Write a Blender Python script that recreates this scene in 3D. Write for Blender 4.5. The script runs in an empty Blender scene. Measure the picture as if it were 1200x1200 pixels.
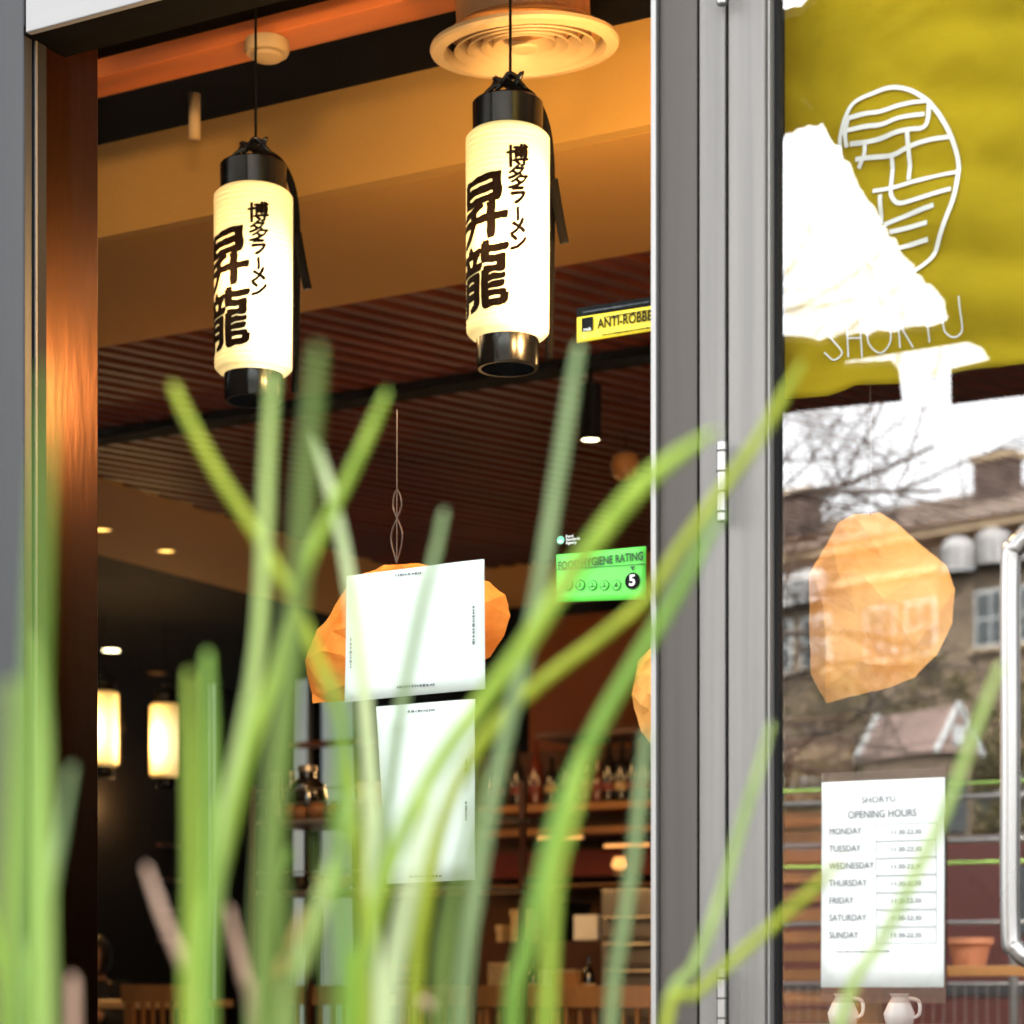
import bpy, bmesh, math, random
from mathutils import Vector, Matrix, noise
random.seed(7)
R = math.radians
S = bpy.context.scene
COL = S.collection

# ------------------------------------------------------------------ camera
F = 2610.0                      # focal length in photo pixels (1200 px wide)
YAW = R(29.0)
CAM = Vector((0, -3.0, 0.85))
FW = Vector((-math.sin(YAW), math.cos(YAW), 0))
RT = Vector((math.cos(YAW), math.sin(YAW), 0))
HOR = 1150.0
cd = bpy.data.cameras.new('camera'); cam = bpy.data.objects.new('camera', cd); COL.objects.link(cam)
cam.location = CAM; cam.rotation_euler = (R(90), 0, YAW)
cd.sensor_width = 36; cd.lens = F/1200*36; cd.shift_y = (HOR-600)/1200
cd.clip_start = 0.05; cd.clip_end = 600
cd.dof.use_dof = True; cd.dof.focus_distance = 3.95; cd.dof.aperture_fstop = 4.8
S.camera = cam
# ------------------------------------------------------------------ sky, sun, exposure
W = bpy.data.worlds.new('World'); S.world = W; W.use_nodes = True
nt = W.node_tree; nt.nodes.clear()
sky = nt.nodes.new('ShaderNodeTexSky'); sky.sky_type = 'NISHITA'; sky.sun_disc = False
SUN_EL, SUN_ROT = R(42), R(25)
sky.sun_elevation = SUN_EL; sky.sun_rotation = SUN_ROT; sky.dust_density = 4; sky.air_density = 1.2
hs = nt.nodes.new('ShaderNodeHueSaturation'); hs.inputs['Saturation'].default_value = 0.06
bg = nt.nodes.new('ShaderNodeBackground'); bg.inputs['Strength'].default_value = 0.15
ow = nt.nodes.new('ShaderNodeOutputWorld')
nt.links.new(sky.outputs[0], hs.inputs['Color']); nt.links.new(hs.outputs[0], bg.inputs[0]); nt.links.new(bg.outputs[0], ow.inputs[0])
sl = bpy.data.lights.new('sun', 'SUN'); sl.energy = 1.5; sl.angle = R(10); sl.color = (1, .93, .82)
so = bpy.data.objects.new('sun', sl); COL.objects.link(so)
sd = Vector((math.sin(SUN_ROT)*math.cos(SUN_EL), math.cos(SUN_ROT)*math.cos(SUN_EL), math.sin(SUN_EL)))
so.rotation_euler = sd.to_track_quat('Z', 'Y').to_euler(); so.location = sd*30
S.view_settings.view_transform = 'Standard'; S.view_settings.look = 'None'
S.view_settings.gamma = 1; S.view_settings.use_curve_mapping = False
S.view_settings.exposure = 3.4
S.render.engine = 'CYCLES'
S.cycles.use_denoising = True
S.cycles.max_bounces = 10; S.cycles.transparent_max_bounces = 16
S.cycles.glossy_bounces = 4; S.cycles.diffuse_bounces = 3
S.cycles.sample_clamp_indirect = 6
S.cycles.caustics_reflective = False; S.cycles.caustics_refractive = False

# ------------------------------------------------------------------ geometry of the view
def ray(px, py):
    return FW + RT*((px-600)/F) + Vector((0, 0, (HOR-py)/F))
def at(px, py, Z): return CAM + ray(px, py)*Z
def on_y(px, py, y):
    d = ray(px, py); return CAM + d*((y-CAM.y)/d.y)
def on_z(px, py, z):
    d = ray(px, py); return CAM + d*((z-CAM.z)/d.z)
def on_x(px, py, x):
    d = ray(px, py); return CAM + d*((x-CAM.x)/d.x)
def xz(px, py, y):
    p = on_y(px, py, y); return p.x, p.z
def mir(p): return Vector((p.x, -p.y, p.z))

# ------------------------------------------------------------------ mesh helpers
def box(bm, x0, x1, y0, y1, z0, z1, M=None):
    v = [bm.verts.new((x, y, z)) for x in (x0, x1) for y in (y0, y1) for z in (z0, z1)]
    if M is not None:
        for q in v: q.co = M @ q.co
    for f in ((0,1,3,2), (4,6,7,5), (0,4,5,1), (2,3,7,6), (0,2,6,4), (1,5,7,3)):
        bm.faces.new([v[i] for i in f])
    return v
def prism(bm, pts, z0, z1):
    a = [bm.verts.new((p[0], p[1], z0)) for p in pts]; b = [bm.verts.new((p[0], p[1], z1)) for p in pts]
    bm.faces.new(a[::-1]); bm.faces.new(b); n = len(pts)
    for i in range(n): bm.faces.new((a[i], a[(i+1) % n], b[(i+1) % n], b[i]))
def lathe(bm, prof, c=(0,0,0), seg=32, M=None, cap=True):
    rings = []
    for r, z in prof:
        ring = []
        for i in range(seg):
            a = 2*math.pi*i/seg
            p = Vector((r*math.cos(a), r*math.sin(a), z))
            if M is not None: p = M @ p
            ring.append(bm.verts.new(p+Vector(c)))
        rings.append(ring)
    for a, b in zip(rings, rings[1:]):
        for i in range(seg): bm.faces.new((a[i], a[(i+1) % seg], b[(i+1) % seg], b[i]))
    if cap:
        bm.faces.new(rings[0][::-1]); bm.faces.new(rings[-1])
def smooth_path(pts, n=6):
    out = []
    P = [Vector(p) for p in pts]; P = [2*P[0]-P[1]] + P + [2*P[-1]-P[-2]]
    for i in range(1, len(P)-2):
        for k in range(n):
            t = k/n; a, b, c, d = P[i-1], P[i], P[i+1], P[i+2]
            out.append(.5*((2*b)+(c-a)*t+(2*a-5*b+4*c-d)*t*t+(3*b-a-3*c+d)*t**3))
    out.append(P[-2]); return out
def tube(bm, pts, r, seg=8, cap=True):
    pts = [Vector(p) for p in pts]; rings = []
    up = Vector((0.13, .2, 1)).normalized(); N = len(pts)
    for i, p in enumerate(pts):
        t = (pts[min(i+1, N-1)]-pts[max(i-1, 0)]).normalized()
        s = t.cross(up)
        if s.length < .1: s = t.cross(Vector((1, 0, 0)))
        s.normalize(); u = s.cross(t).normalized()
        rr = r[i] if isinstance(r, (list, tuple)) else r
        rings.append([bm.verts.new(p+(s*math.cos(2*math.pi*k/seg)+u*math.sin(2*math.pi*k/seg))*rr) for k in range(seg)])
    for a, b in zip(rings, rings[1:]):
        for k in range(seg): bm.faces.new((a[k], a[(k+1) % seg], b[(k+1) % seg], b[k]))
    if cap and N > 1: bm.faces.new(rings[0][::-1]); bm.faces.new(rings[-1])
def obj(name, bm, m, parent=None, smooth=False, bevel=0):
    bmesh.ops.recalc_face_normals(bm, faces=bm.faces)
    me = bpy.data.meshes.new(name); bm.to_mesh(me); bm.free()
    if smooth:
        for p in me.polygons: p.use_smooth = True
    o = bpy.data.objects.new(name, me); COL.objects.link(o)
    if m is not None: me.materials.append(m)
    if parent is not None: o.parent = parent
    if bevel:
        b = o.modifiers.new('bevel', 'BEVEL'); b.width = bevel; b.segments = 2; b.limit_method = 'ANGLE'
    if smooth == 'auto':
        for p in me.polygons: p.use_smooth = True
        try: me.set_sharp_from_angle(angle=R(35))
        except Exception: pass
    return o
def mk(): return bmesh.new()
def boxo(name, dims, m, parent=None, bevel=0):
    bm = mk(); box(bm, *dims); return obj(name, bm, m, parent, bevel=bevel)
def thing(name, label, cat, loc=(0,0,0), rz=0, group=None):
    o = bpy.data.objects.new(name, None); COL.objects.link(o)
    o.location = loc; o.rotation_euler = (0, 0, rz); o['label'] = label; o['category'] = cat
    if group: o['group'] = group
    o.empty_display_size = .1
    return o
def tag(o, label, cat, group=None):
    o['label'] = label; o['category'] = cat
    if group: o['group'] = group
    return o
def struct(o): o['kind'] = 'structure'; return o
def stuff(o): o['kind'] = 'stuff'; return o
def dup(root, loc, rz=None, label=None):
    r = root.copy(); COL.objects.link(r); r.location = loc
    if rz is not None: r.rotation_euler = (0, 0, rz)
    if label: r['label'] = label
    for ch in list(root.children):
        c = ch.copy(); COL.objects.link(c); c.parent = r
        for g in list(ch.children):
            d = g.copy(); COL.objects.link(d); d.parent = c
    return r
def text_bm(s, size, extrude=0, offset=0, align='CENTER', cut=0):
    cu = bpy.data.curves.new('t', 'FONT'); cu.body = s; cu.size = size; cu.extrude = extrude; cu.offset = offset
    cu.align_x = align; cu.align_y = 'CENTER'; cu.resolution_u = 3
    o = bpy.data.objects.new('t', cu); COL.objects.link(o)
    dg = bpy.context.evaluated_depsgraph_get(); me = bpy.data.meshes.new_from_object(o.evaluated_get(dg))
    bm = mk(); bm.from_mesh(me); bpy.data.objects.remove(o); bpy.data.curves.remove(cu); bpy.data.meshes.remove(me)
    if cut and bm.verts:
        for ax in (0, 1):
            lo = min(v.co[ax] for v in bm.verts); hi = max(v.co[ax] for v in bm.verts)
            x = lo+cut
            while x < hi:
                c = Vector((0,0,0)); c[ax] = x; n = Vector((0,0,0)); n[ax] = 1
                bmesh.ops.bisect_plane(bm, geom=bm.verts[:]+bm.edges[:]+bm.faces[:], plane_co=c, plane_no=n, dist=1e-5)
                x += cut
    return bm
def merge(dst, src, fn=None):
    mp = {}
    for v in src.verts: mp[v] = dst.verts.new(fn(v.co) if fn else v.co)
    for f in src.faces:
        try: dst.faces.new([mp[v] for v in f.verts])
        except ValueError: pass
    src.free()

# ------------------------------------------------------------------ materials
def mat(name, col, rough=.6, metal=0, var=.12, scale=8, bump=0, bscale=40, stretch=(1,1,1), spec=.5, trans=0, col2=None, coat=0):
    m = bpy.data.materials.new(name); m.use_nodes = True; t = m.node_tree; n = t.nodes; L = t.links
    b = n['Principled BSDF']
    tc = n.new('ShaderNodeTexCoord'); mp = n.new('ShaderNodeMapping'); mp.inputs['Scale'].default_value = stretch
    L.new(tc.outputs['Object'], mp.inputs[0])
    nz = n.new('ShaderNodeTexNoise'); nz.inputs['Scale'].default_value = scale; nz.inputs['Detail'].default_value = 6
    L.new(mp.outputs[0], nz.inputs['Vector'])
    cr = n.new('ShaderNodeValToRGB'); cr.color_ramp.elements[0].position = .3; cr.color_ramp.elements[1].position = .7
    c = Vector(col); c2 = Vector(col2) if col2 else c*(1+var)
    c1 = c*(1-var)
    cr.color_ramp.elements[0].color = (*c1, 1); cr.color_ramp.elements[1].color = (*[min(1, x) for x in c2], 1)
    L.new(nz.outputs[0], cr.inputs[0]); L.new(cr.outputs[0], b.inputs['Base Color'])
    b.inputs['Roughness'].default_value = rough; b.inputs['Metallic'].default_value = metal
    b.inputs['Specular IOR Level'].default_value = spec
    if coat: b.inputs['Coat Weight'].default_value = coat; b.inputs['Coat Roughness'].default_value = .1
    rr = n.new('ShaderNodeMapRange'); rr.inputs[3].default_value = max(.02, rough-.08); rr.inputs[4].default_value = min(1, rough+.1)
    L.new(nz.outputs[0], rr.inputs[0]); L.new(rr.outputs[0], b.inputs['Roughness'])
    if bump:
        n2 = n.new('ShaderNodeTexNoise'); n2.inputs['Scale'].default_value = bscale; n2.inputs['Detail'].default_value = 4
        L.new(mp.outputs[0], n2.inputs['Vector'])
        bp = n.new('ShaderNodeBump'); bp.inputs['Strength'].default_value = bump; bp.inputs['Distance'].default_value = .01
        L.new(n2.outputs[0], bp.inputs['Height']); L.new(bp.outputs[0], b.inputs['Normal'])
    if trans:
        out = n['Material Output']; tr = n.new('ShaderNodeBsdfTranslucent'); mx = n.new('ShaderNodeMixShader')
        L.new(cr.outputs[0], tr.inputs[0]); mx.inputs[0].default_value = trans
        L.new(b.outputs[0], mx.inputs[1]); L.new(tr.outputs[0], mx.inputs[2]); L.new(mx.outputs[0], out.inputs[0])
    return m
def glass(name, refl, tint=(.96, .98, .97), rough=0.0):
    m = bpy.data.materials.new(name); m.use_nodes = True; t = m.node_tree; n = t.nodes; L = t.links
    n.clear(); o = n.new('ShaderNodeOutputMaterial'); mx = n.new('ShaderNodeMixShader')
    tr = n.new('ShaderNodeBsdfTransparent'); tr.inputs[0].default_value = (*tint, 1)
    gl = n.new('ShaderNodeBsdfGlossy'); gl.inputs['Roughness'].default_value = rough
    fr = n.new('ShaderNodeLayerWeight'); fr.inputs[0].default_value = .35
    mr = n.new('ShaderNodeMapRange'); mr.inputs[3].default_value = refl; mr.inputs[4].default_value = min(1, refl*1.25)
    L.new(fr.outputs['Fresnel'], mr.inputs[0]); L.new(mr.outputs[0], mx.inputs[0])
    nz = n.new('ShaderNodeTexNoise'); nz.inputs['Scale'].default_value = 1.6
    bp = n.new('ShaderNodeBump'); bp.inputs['Strength'].default_value = .02; bp.inputs['Distance'].default_value = .01
    tc = n.new('ShaderNodeTexCoord'); L.new(tc.outputs['Object'], nz.inputs['Vector'])
    L.new(nz.outputs[0], bp.inputs['Height']); L.new(bp.outputs[0], gl.inputs['Normal'])
    L.new(tr.outputs[0], mx.inputs[1]); L.new(gl.outputs[0], mx.inputs[2]); L.new(mx.outputs[0], o.inputs[0])
    return m
def emit(name, col, st):
    m = bpy.data.materials.new(name); m.use_nodes = True; t = m.node_tree; n = t.nodes
    b = n['Principled BSDF']; b.inputs['Base Color'].default_value = (*[min(1, c*.6) for c in col], 1)
    b.inputs['Emission Color'].default_value = (*col, 1); b.inputs['Emission Strength'].default_value = st
    return m
def lantern_mat(name, edge, mid, hot, bz, st=None):
    m = bpy.data.materials.new(name); m.use_nodes = True; t = m.node_tree; n = t.nodes; L = t.links
    b = n['Principled BSDF']; b.inputs['Base Color'].default_value = (.6, .5, .3, 1); b.inputs['Roughness'].default_value = .6
    tc = n.new('ShaderNodeTexCoord'); sb = n.new('ShaderNodeVectorMath'); sb.operation = 'SUBTRACT'
    sb.inputs[1].default_value = (.075, -.03, bz)
    mu = n.new('ShaderNodeVectorMath'); mu.operation = 'MULTIPLY'; mu.inputs[1].default_value = (2.6, 2.6, 1.25)
    ln = n.new('ShaderNodeVectorMath'); ln.operation = 'LENGTH'
    L.new(tc.outputs['Object'], sb.inputs[0]); L.new(sb.outputs[0], mu.inputs[0]); L.new(mu.outputs[0], ln.inputs[0])
    cr = n.new('ShaderNodeValToRGB'); e = cr.color_ramp.elements
    e[0].position = .1; e[0].color = (*hot, 1); e[1].position = .5; e[1].color = (*edge, 1)
    k = e.new(.27); k.color = (*mid, 1)
    L.new(ln.outputs['Value'], cr.inputs[0])
    wv = n.new('ShaderNodeTexWave'); wv.wave_type = 'BANDS'; wv.bands_direction = 'Z'; wv.inputs['Scale'].default_value = 26
    wv.inputs['Distortion'].default_value = .9; wv.inputs['Detail'].default_value = 2; wv.inputs['Detail Scale'].default_value = .4
    L.new(tc.outputs['Object'], wv.inputs[0])
    nz = n.new('ShaderNodeTexNoise'); nz.inputs['Scale'].default_value = 30; L.new(tc.outputs['Object'], nz.inputs['Vector'])
    ad = n.new('ShaderNodeMath'); ad.operation = 'MULTIPLY'; L.new(wv.outputs['Fac'], ad.inputs[0]); L.new(nz.outputs[0], ad.inputs[1])
    mr = n.new('ShaderNodeMapRange'); mr.inputs[3].default_value = .72; mr.inputs[4].default_value = 1.3; L.new(ad.outputs[0], mr.inputs[0])
    vm = n.new('ShaderNodeVectorMath'); vm.operation = 'SCALE'; L.new(cr.outputs[0], vm.inputs[0]); L.new(mr.outputs[0], vm.inputs['Scale'])
    L.new(vm.outputs[0], b.inputs['Emission Color']); b.inputs['Emission Strength'].default_value = st or LANT
    return m
LANT = .10; LANT_FAR = .055
M = {}
M['steel'] = mat('brushed_aluminium', (.135, .130, .123), .45, .5, .22, 2.6, .25, 60, (14, 14, .35))
M['steel_dark'] = mat('bronze_anodised_frame', (.055, .049, .043), .5, .5, .15, 3, .1, 60, (14, 14, .35))
M['steel_edge'] = mat('bright_aluminium_edge', (.25, .247, .24), .35, .7, .06, 3, 0, 60, (10, 10, .4))
M['steel_head'] = mat('brushed_header_metal', (.22, .22, .22), .5, .2, .06, 3, .1, 60, (.5, 14, 14))
M['steel_mid'] = mat('dull_aluminium', (.026, .028, .030), .5, .5, .15, 3, .1, 60, (14, 14, .35))
M['chrome'] = mat('polished_steel', (.27, .265, .258), .28, 1, .04, 6)
M['gasket'] = mat('black_rubber', (.005, .005, .0052), .7, 0, .2, spec=.2)
M['shadow_gap'] = M['gasket']
M['black'] = mat('black_lacquer', (.002, .002, .0022), .2, 0, .2, 12, 0, spec=.35, coat=.15)
M['blackmatte'] = mat('matt_black_paint', (.003, .0025, .002), .85, 0, .3, spec=.04)
M['reveal'] = mat('bronze_panel', (.026, .009, .0025), .29, .95, .15, 2, .08, 40, (1, 1, .2))
M['tan'] = mat('ochre_plaster', (.37, .225, .062), .75, 0, .07, 1.3, .15, 90, spec=.15)
M['tan2'] = mat('ochre_plaster_soffit', (.35, .20, .056), .8, 0, .07, 1.1, .15, 90, spec=.15)
M['beam'] = mat('orange_stained_wood', (.55, .15, .03), .5, 0, .2, 4, .1, 30, (.4, 4, 4))
M['slat'] = mat('dark_red_timber', (.072, .0155, .0055), .5, 0, .3, 3, .12, 30, (1, 1, 1), spec=.08)
M['paper'] = mat('white_paper', (.60, .635, .62), .7, 0, .02, 30, .1, 60, trans=.15)
M['ink'] = mat('black_ink', (.0035, .0035, .004), .7, 0, .2, spec=.1)
M['greyink'] = mat('faded_grey_ink', (.09, .095, .11), .7, 0, .2)
M['inkbrown'] = mat('brush_ink', (.003, .0012, .0006), .8, 0, .4, 60, spec=.05)
M['yellow'] = mat('yellow_vinyl', (.80, .58, .01), .4, 0, .04)
M['green'] = mat('green_vinyl', (.10, .62, .06), .4, 0, .05)
M['greenink'] = mat('dark_green_ink', (.003, .045, .006), .5, 0, .1)
M['mint'] = mat('mint_green_print', (.15, .55, .35), .5)
M['whiteink'] = mat('white_print', (.85, .85, .82), .5, 0, .03)
M['cloth'] = mat('mustard_cloth', (.46, .345, .010), .8, 0, .12, 3, .35, 9, (1, 1, 2.0), spec=.1, trans=.25)
M['orange'] = mat('orange_crepe_paper', (.80, .19, .012), .7, 0, .2, 14, .9, 22, trans=.2, spec=.2, col2=(.90, .32, .05))
M['orange_pale'] = mat('pale_orange_crepe_paper', (.97, .36, .06), .7, 0, .1, 9, .5, 16, trans=.12, spec=.2, col2=(1, .52, .15))  # same orange paper, colour brightened to offset dim light behind the glass
M['cream'] = mat('cream_plastic', (.46, .34, .19), .5, 0, .05)
M['wood'] = mat('oak_wood', (.36, .17, .055), .45, 0, .25, 4, .1, 30, (1, 8, 1))
M['wood_light'] = mat('pale_ash_wood', (.55, .36, .18), .45, 0, .2, 4, .1, 30, (1, 8, 1))
M['wood_dark'] = mat('dark_walnut', (.06, .022, .01), .4, 0, .3, 4, .1, 30, (1, 6, 1))
M['redwall'] = mat('oxblood_panel', (.16, .018, .006), .5, 0, .2, 3)
M['brownwall'] = mat('brown_wall', (.10, .04, .013), .8, 0, .2, 1.5)
M['orangewall'] = mat('terracotta_wall', (.26, .07, .012), .7, 0, .15, 2)
M['darkwall'] = mat('near_black_wall', (.0045, .003, .002), .7, 0, .4, 2, spec=.2)
M['bottle'] = mat('dark_bottle_glass', (.010, .007, .005), .07, 0, .2, 10, coat=.5)
M['bottle_red'] = mat('red_brown_bottle_glass', (.12, .02, .006), .08, 0, .2, 10, coat=.5)
M['lab'] = mat('bottle_label_paper', (.45, .34, .18), .6, 0, .3, 50)
M['iron'] = mat('satin_steel_shelf', (.42, .38, .33), .35, .8, .1, 5)
M['skin'] = mat('skin', (.52, .27, .17), .5, 0, .06, 12)
M['hair'] = mat('black_hair', (.012, .008, .006), .45, 0, .3, 60)
M['shirt'] = mat('dark_cotton', (.02, .02, .024), .85, 0, .2, 30)
M['canopy'] = mat('charcoal_canvas', (.012, .012, .011), .9, 0, .2, 5, .2, 60, spec=.1)
M['stone'] = mat('weathered_sandstone', (.135, .096, .062), .9, 0, .35, .35, .3, 3, col2=(.20, .15, .10))
M['stone_trim'] = mat('pale_sandstone_trim', (.32, .24, .15), .9, 0, .2, .6)
M['roof'] = mat('brown_roof_slates', (.20, .15, .12), .75, 0, .35, .8, .3, 3, (1, 1, 1), col2=(.27, .21, .17))
M['brick'] = mat('sooty_brick', (.075, .052, .042), .9, 0, .4, 2.5, .3, 9)
M['winframe'] = mat('white_sash_paint', (.36, .38, .38), .5, 0, .05)
M['pane'] = mat('window_pane', (.045, .052, .053), .08, 0, .4, .3)
M['awning'] = mat('pale_grey_awning', (.30, .30, .30), .7, 0, .15, 2)
M['pinkroof'] = mat('pink_clay_roof', (.20, .14, .12), .8, 0, .15, 2)
M['bark'] = mat('dark_bark', (.06, .045, .035), .9, 0, .3, 8, .3, 20)
M['leafdark'] = mat('olive_winter_foliage', (.085, .078, .028), .8, 0, .5, 1.5, trans=.25, col2=(.15, .12, .05))
M['ground'] = mat('asphalt', (.055, .053, .05), .9, 0, .25, 1.2, .3, 60)
M['pave'] = mat('grey_paving_stone', (.26, .245, .22), .85, 0, .15, 3, .2, 40)
M['kerb'] = mat('granite_kerb', (.3, .29, .28), .8, 0, .15, 8)
M['soil'] = mat('soil', (.04, .025, .015), 1, 0, .4, 20, .6, 30)
M['planter'] = mat('zinc_planter', (.2, .2, .2), .5, .6, .15, 4)
M['redpaint'] = mat('red_van_paint', (.065, .014, .010), .3, 0, .08, 3, coat=.6)
M['crate'] = mat('orange_stained_crate_wood', (.17, .07, .02), .6, 0, .25, 8, .1, 30, (1, 6, 1))
M['tyre'] = mat('tyre_rubber', (.02, .02, .02), .8)
M['terracotta'] = mat('terracotta_clay', (.5, .2, .1), .8, 0, .15, 8)
M['whitepot'] = mat('white_ceramic', (.8, .8, .79), .3, 0, .03)
M['limewire'] = mat('lime_painted_rail', (.35, .6, .12), .5)
M['render'] = mat('exterior_dark_render', (.12, .115, .11), .8, 0, .15, 2)
M['daylight'] = emit('frosted_daylight_pane', (.50, .58, .60), .04)
M['spot'] = emit('warm_lamp_face', (1, .8, .45), 1.0)
M['spotdim'] = emit('gold_lamp_face', (1, .55, .12), .35)
M['glow'] = emit('amber_bulb', (1, .22, .02), .3)
M['fairy'] = emit('fluorescent_strip', (1, .42, .12), .16)
M['holder'] = glass('clear_plastic_sleeve', .12, (.85, .8, .78), .15)
M['winglass'] = glass('window_glass', .0004)
M['doorglass'] = glass('coated_door_glass', .235, (.97, .98, .97)); M['clearglass'] = glass('clear_glass_face', .0005, (.98, .99, .98))
M['lantern'] = lantern_mat('lit_washi_paper', (.74, .49, .15), (1.02, .83, .36), (2.8, 2.4, 1.5), .17)
M['lantern_peach'] = lantern_mat('lit_washi_paper_peach', (.76, .42, .14), (1.02, .76, .31), (2.8, 2.4, 1.5), .15)
M['lantern_far'] = lantern_mat('lit_washi_paper_amber', (.80, .28, .04), (1.3, .75, .2), (3.0, 2.2, 1.0), .2, LANT_FAR)

# ================================================================== GROUND
bm = mk(); box(bm, -400, 400, -400, 400, -.3, 0); struct(obj('ground', bm, M['ground']))
bm = mk(); box(bm, -14, 10, -6.6, -.12, .0, .10); pav = struct(obj('pavement', bm, M['soil']))
sm = None
for i in range(14):
    for j in range(9):
        if i*.9-9 > 3.5: continue
        x0 = -9+i*.9+(.45 if j % 2 else 0); y0 = -6.55+j*.7
        if sm is None:
            b2 = mk(); box(b2, 0, .892, 0, .692, 0, .02); p0 = obj('paving_stone', b2, M['pave'], pav, bevel=.003); sm = p0; p0.location = (x0, y0, .10)
        else:
            p = sm.copy(); COL.objects.link(p); p.location = (x0, y0, .10+random.uniform(-.002, .002))
bm = mk(); box(bm, -14, 10, -6.75, -6.6, 0, .12); struct(obj('kerb', bm, M['kerb']))
bm = mk(); box(bm, -9.4, 2.6, -.1, 10.2, -.02, .10); struct(obj('interior_floor', bm, M['wood_dark']))

# ================================================================== FACADE
Y0 = -.035
xs = lambda px, y=Y0: xz(px, 600, y)[0]
fr = thing('window_frame', 'tall brushed metal window frame holding the clear pane with paper notices', 'window frame', (0, 0, 0))
xL5, xL30 = xs(-60, -.06), xs(28, -.06)
TOP = 3.4
boxo('column_casing', (xL5, xL30, -.06, -.038, 0.1, TOP), M['steel_mid'], fr, .003)
boxo('column_groove', (xL30-.02, xs(35, -.030), -.030, .0, .1, TOP), M['steel_dark'], fr)
boxo('inner_jamb', (xs(35)+.001, xs(39.5), Y0+.003, -.006, .1, TOP), M['steel_mid'], fr, .001)
boxo('edge_bead', (xs(39.5)+.0005, xs(41.5), Y0+.001, Y0+.006, .1, TOP), M['steel'], fr, .0005)
boxo('dark_return', (xs(39.5)+.0005, xs(41.5)-.0005, Y0+.0065, -.006, .1, TOP), M['gasket'], fr)
hp = xz(30, 38, -.075)
xM0, xM1, xM2 = xs(766), xs(772), xs(817)
boxo('header', (xz(30, 38, -.075)[0], xM2, -.075, -.061, hp[1], TOP), M['steel_head'], fr, .002)
boxo('head_channel', (xL30, xM0, -.0605, .045, hp[1]+.004, hp[1]+.02), M['blackmatte'], fr)
boxo('edge_bead', (xM0, xM1, -.045, .03, .1, hp[1]), M['steel_edge'], fr, .001)
boxo('mullion', (xM1+.001, xM2, Y0, .04, .1, hp[1]), M['steel_dark'], fr, .002)
boxo('sill', (xs(47, .0), xM0, -.04, .04, .1, .28), M['steel'], fr, .002)
wg = boxo('glass_pane', (xs(45, .0)+.001, xM0-.001, -.003, .003, .281, hp[1]+.003), M['winglass'], fr)
# door
dr = thing('glass_door', 'metal framed glass door with long pull handle and hinged left stile', 'door', (xs(851), 0, .1))
def D(o): o.parent = dr; o.matrix_parent_inverse = Matrix.Translation((-dr.location.x, 0, -.1)); return o
YD = -.038
xa, xb = xs(819.5, YD), xs(849.5, YD)
jb = thing('door_jamb', 'narrow light grey door post beside the dark mullion', 'door frame', (xa, 0, .1))
def J(o): o.parent = jb; o.matrix_parent_inverse = Matrix.Translation((-jb.location.x, 0, -.1)); return o
J(boxo('gap_seal', (xM2+.001, xa-.0005, -.02, .03, .1, TOP), M['gasket']))
J(boxo('post', (xa, xb, YD, .04, .1, TOP), M['steel'], None, .0015))
J(boxo('hinge_gap', (xb+.0005, xs(853, YD)-.0005, -.028, .03, .1, TOP), M['gasket']))
xc, xd = xs(853.5, YD), xs(896, YD)
xR = .33
D(boxo('stile', (xc, xd, YD, .035, .13, TOP), M['steel'], None, .0018))
D(boxo('groove_bead', (xd+.0005, xd+.004, -.030, .02, .13, TOP), M['steel_edge'], None, .001))
D(boxo('gasket', (xd+.005, xd+.011, -.012, .012, .13, TOP), M['gasket']))
D(boxo('stile', (xR-.10, xR, YD, .035, .13, TOP), M['steel'], None, .0018))
D(boxo('bottom_rail', (xd+.012, xR-.101, YD, .035, .13, .34), M['steel'], None, .0018))
dg = D(boxo('door_glass', (xd+.012, xR-.101, -.004, .004, .342, TOP), M['clearglass'])); dg.data.materials.append(M['doorglass'])
for f in dg.data.polygons:
    if f.normal.y < -.9: f.material_index = 1
# hinges
def hinge(y0, y1):
    c = on_y(846, (y0+y1)/2, -.055)
    h = abs(xz(846, y0, -.055)[1]-xz(846, y1, -.055)[1])
    h0 = D(obj('hinge', (lambda b: (lathe(b, [(.006, -h/2), (.0075, -h/2+.002), (.0075, h/2-.002), (.006, h/2)], c, 14), b)[1])(mk()), M['chrome'], None, 'auto'))
    for k in range(4):
        zz = c.z-h/2+h*(k+.5)/4
        bb = mk(); lathe(bb, [(.0082, -.0015), (.0082, .0015)], (c.x, c.y, zz), 14); r = obj('knuckle_ring', bb, M['steel_dark'], None)
        r.parent = h0
hinge(517, 612); hinge(1135, 1228); hinge(-70, 6)
# pull handle
yh = -.095
g = [on_y(1250, 626, -.04)]
top = xz(1183, 626, yh)[1]; bot = xz(1183, 1128, yh)[1]; gx = xs(1184, yh)
pts = [(gx+.055, -.045, top+.004), (gx+.045, -.07, top+.004), (gx+.028, -.09, top-.002), (gx+.008, yh, top-.018), (gx, yh, top-.05), (gx, yh, (top+bot)/2), (gx, yh, bot+.05), (gx+.008, yh, bot+.018), (gx+.028, -.09, bot+.002), (gx+.045, -.07, bot-.004), (gx+.055, -.045, bot-.004)]
bb = mk(); tube(bb, smooth_path(pts, 8), .0130, 20); D(obj('pull_handle', bb, M['chrome'], None, True))

# exterior wall over and beside
w = tag(boxo('shopfront_wall', (-9.5, 4, -.10, .30, TOP+.001, 4.3), M['render']), 'dark rendered wall above the window and door of the restaurant', 'wall')
boxo('wall_panel', (-9.5, xL5-.002, -.10, .05, .1, TOP-.001), M['render'], w)
boxo('wall_panel', (xR+.002, 4, -.10, .05, .1, TOP-.001), M['render'], w)

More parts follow.
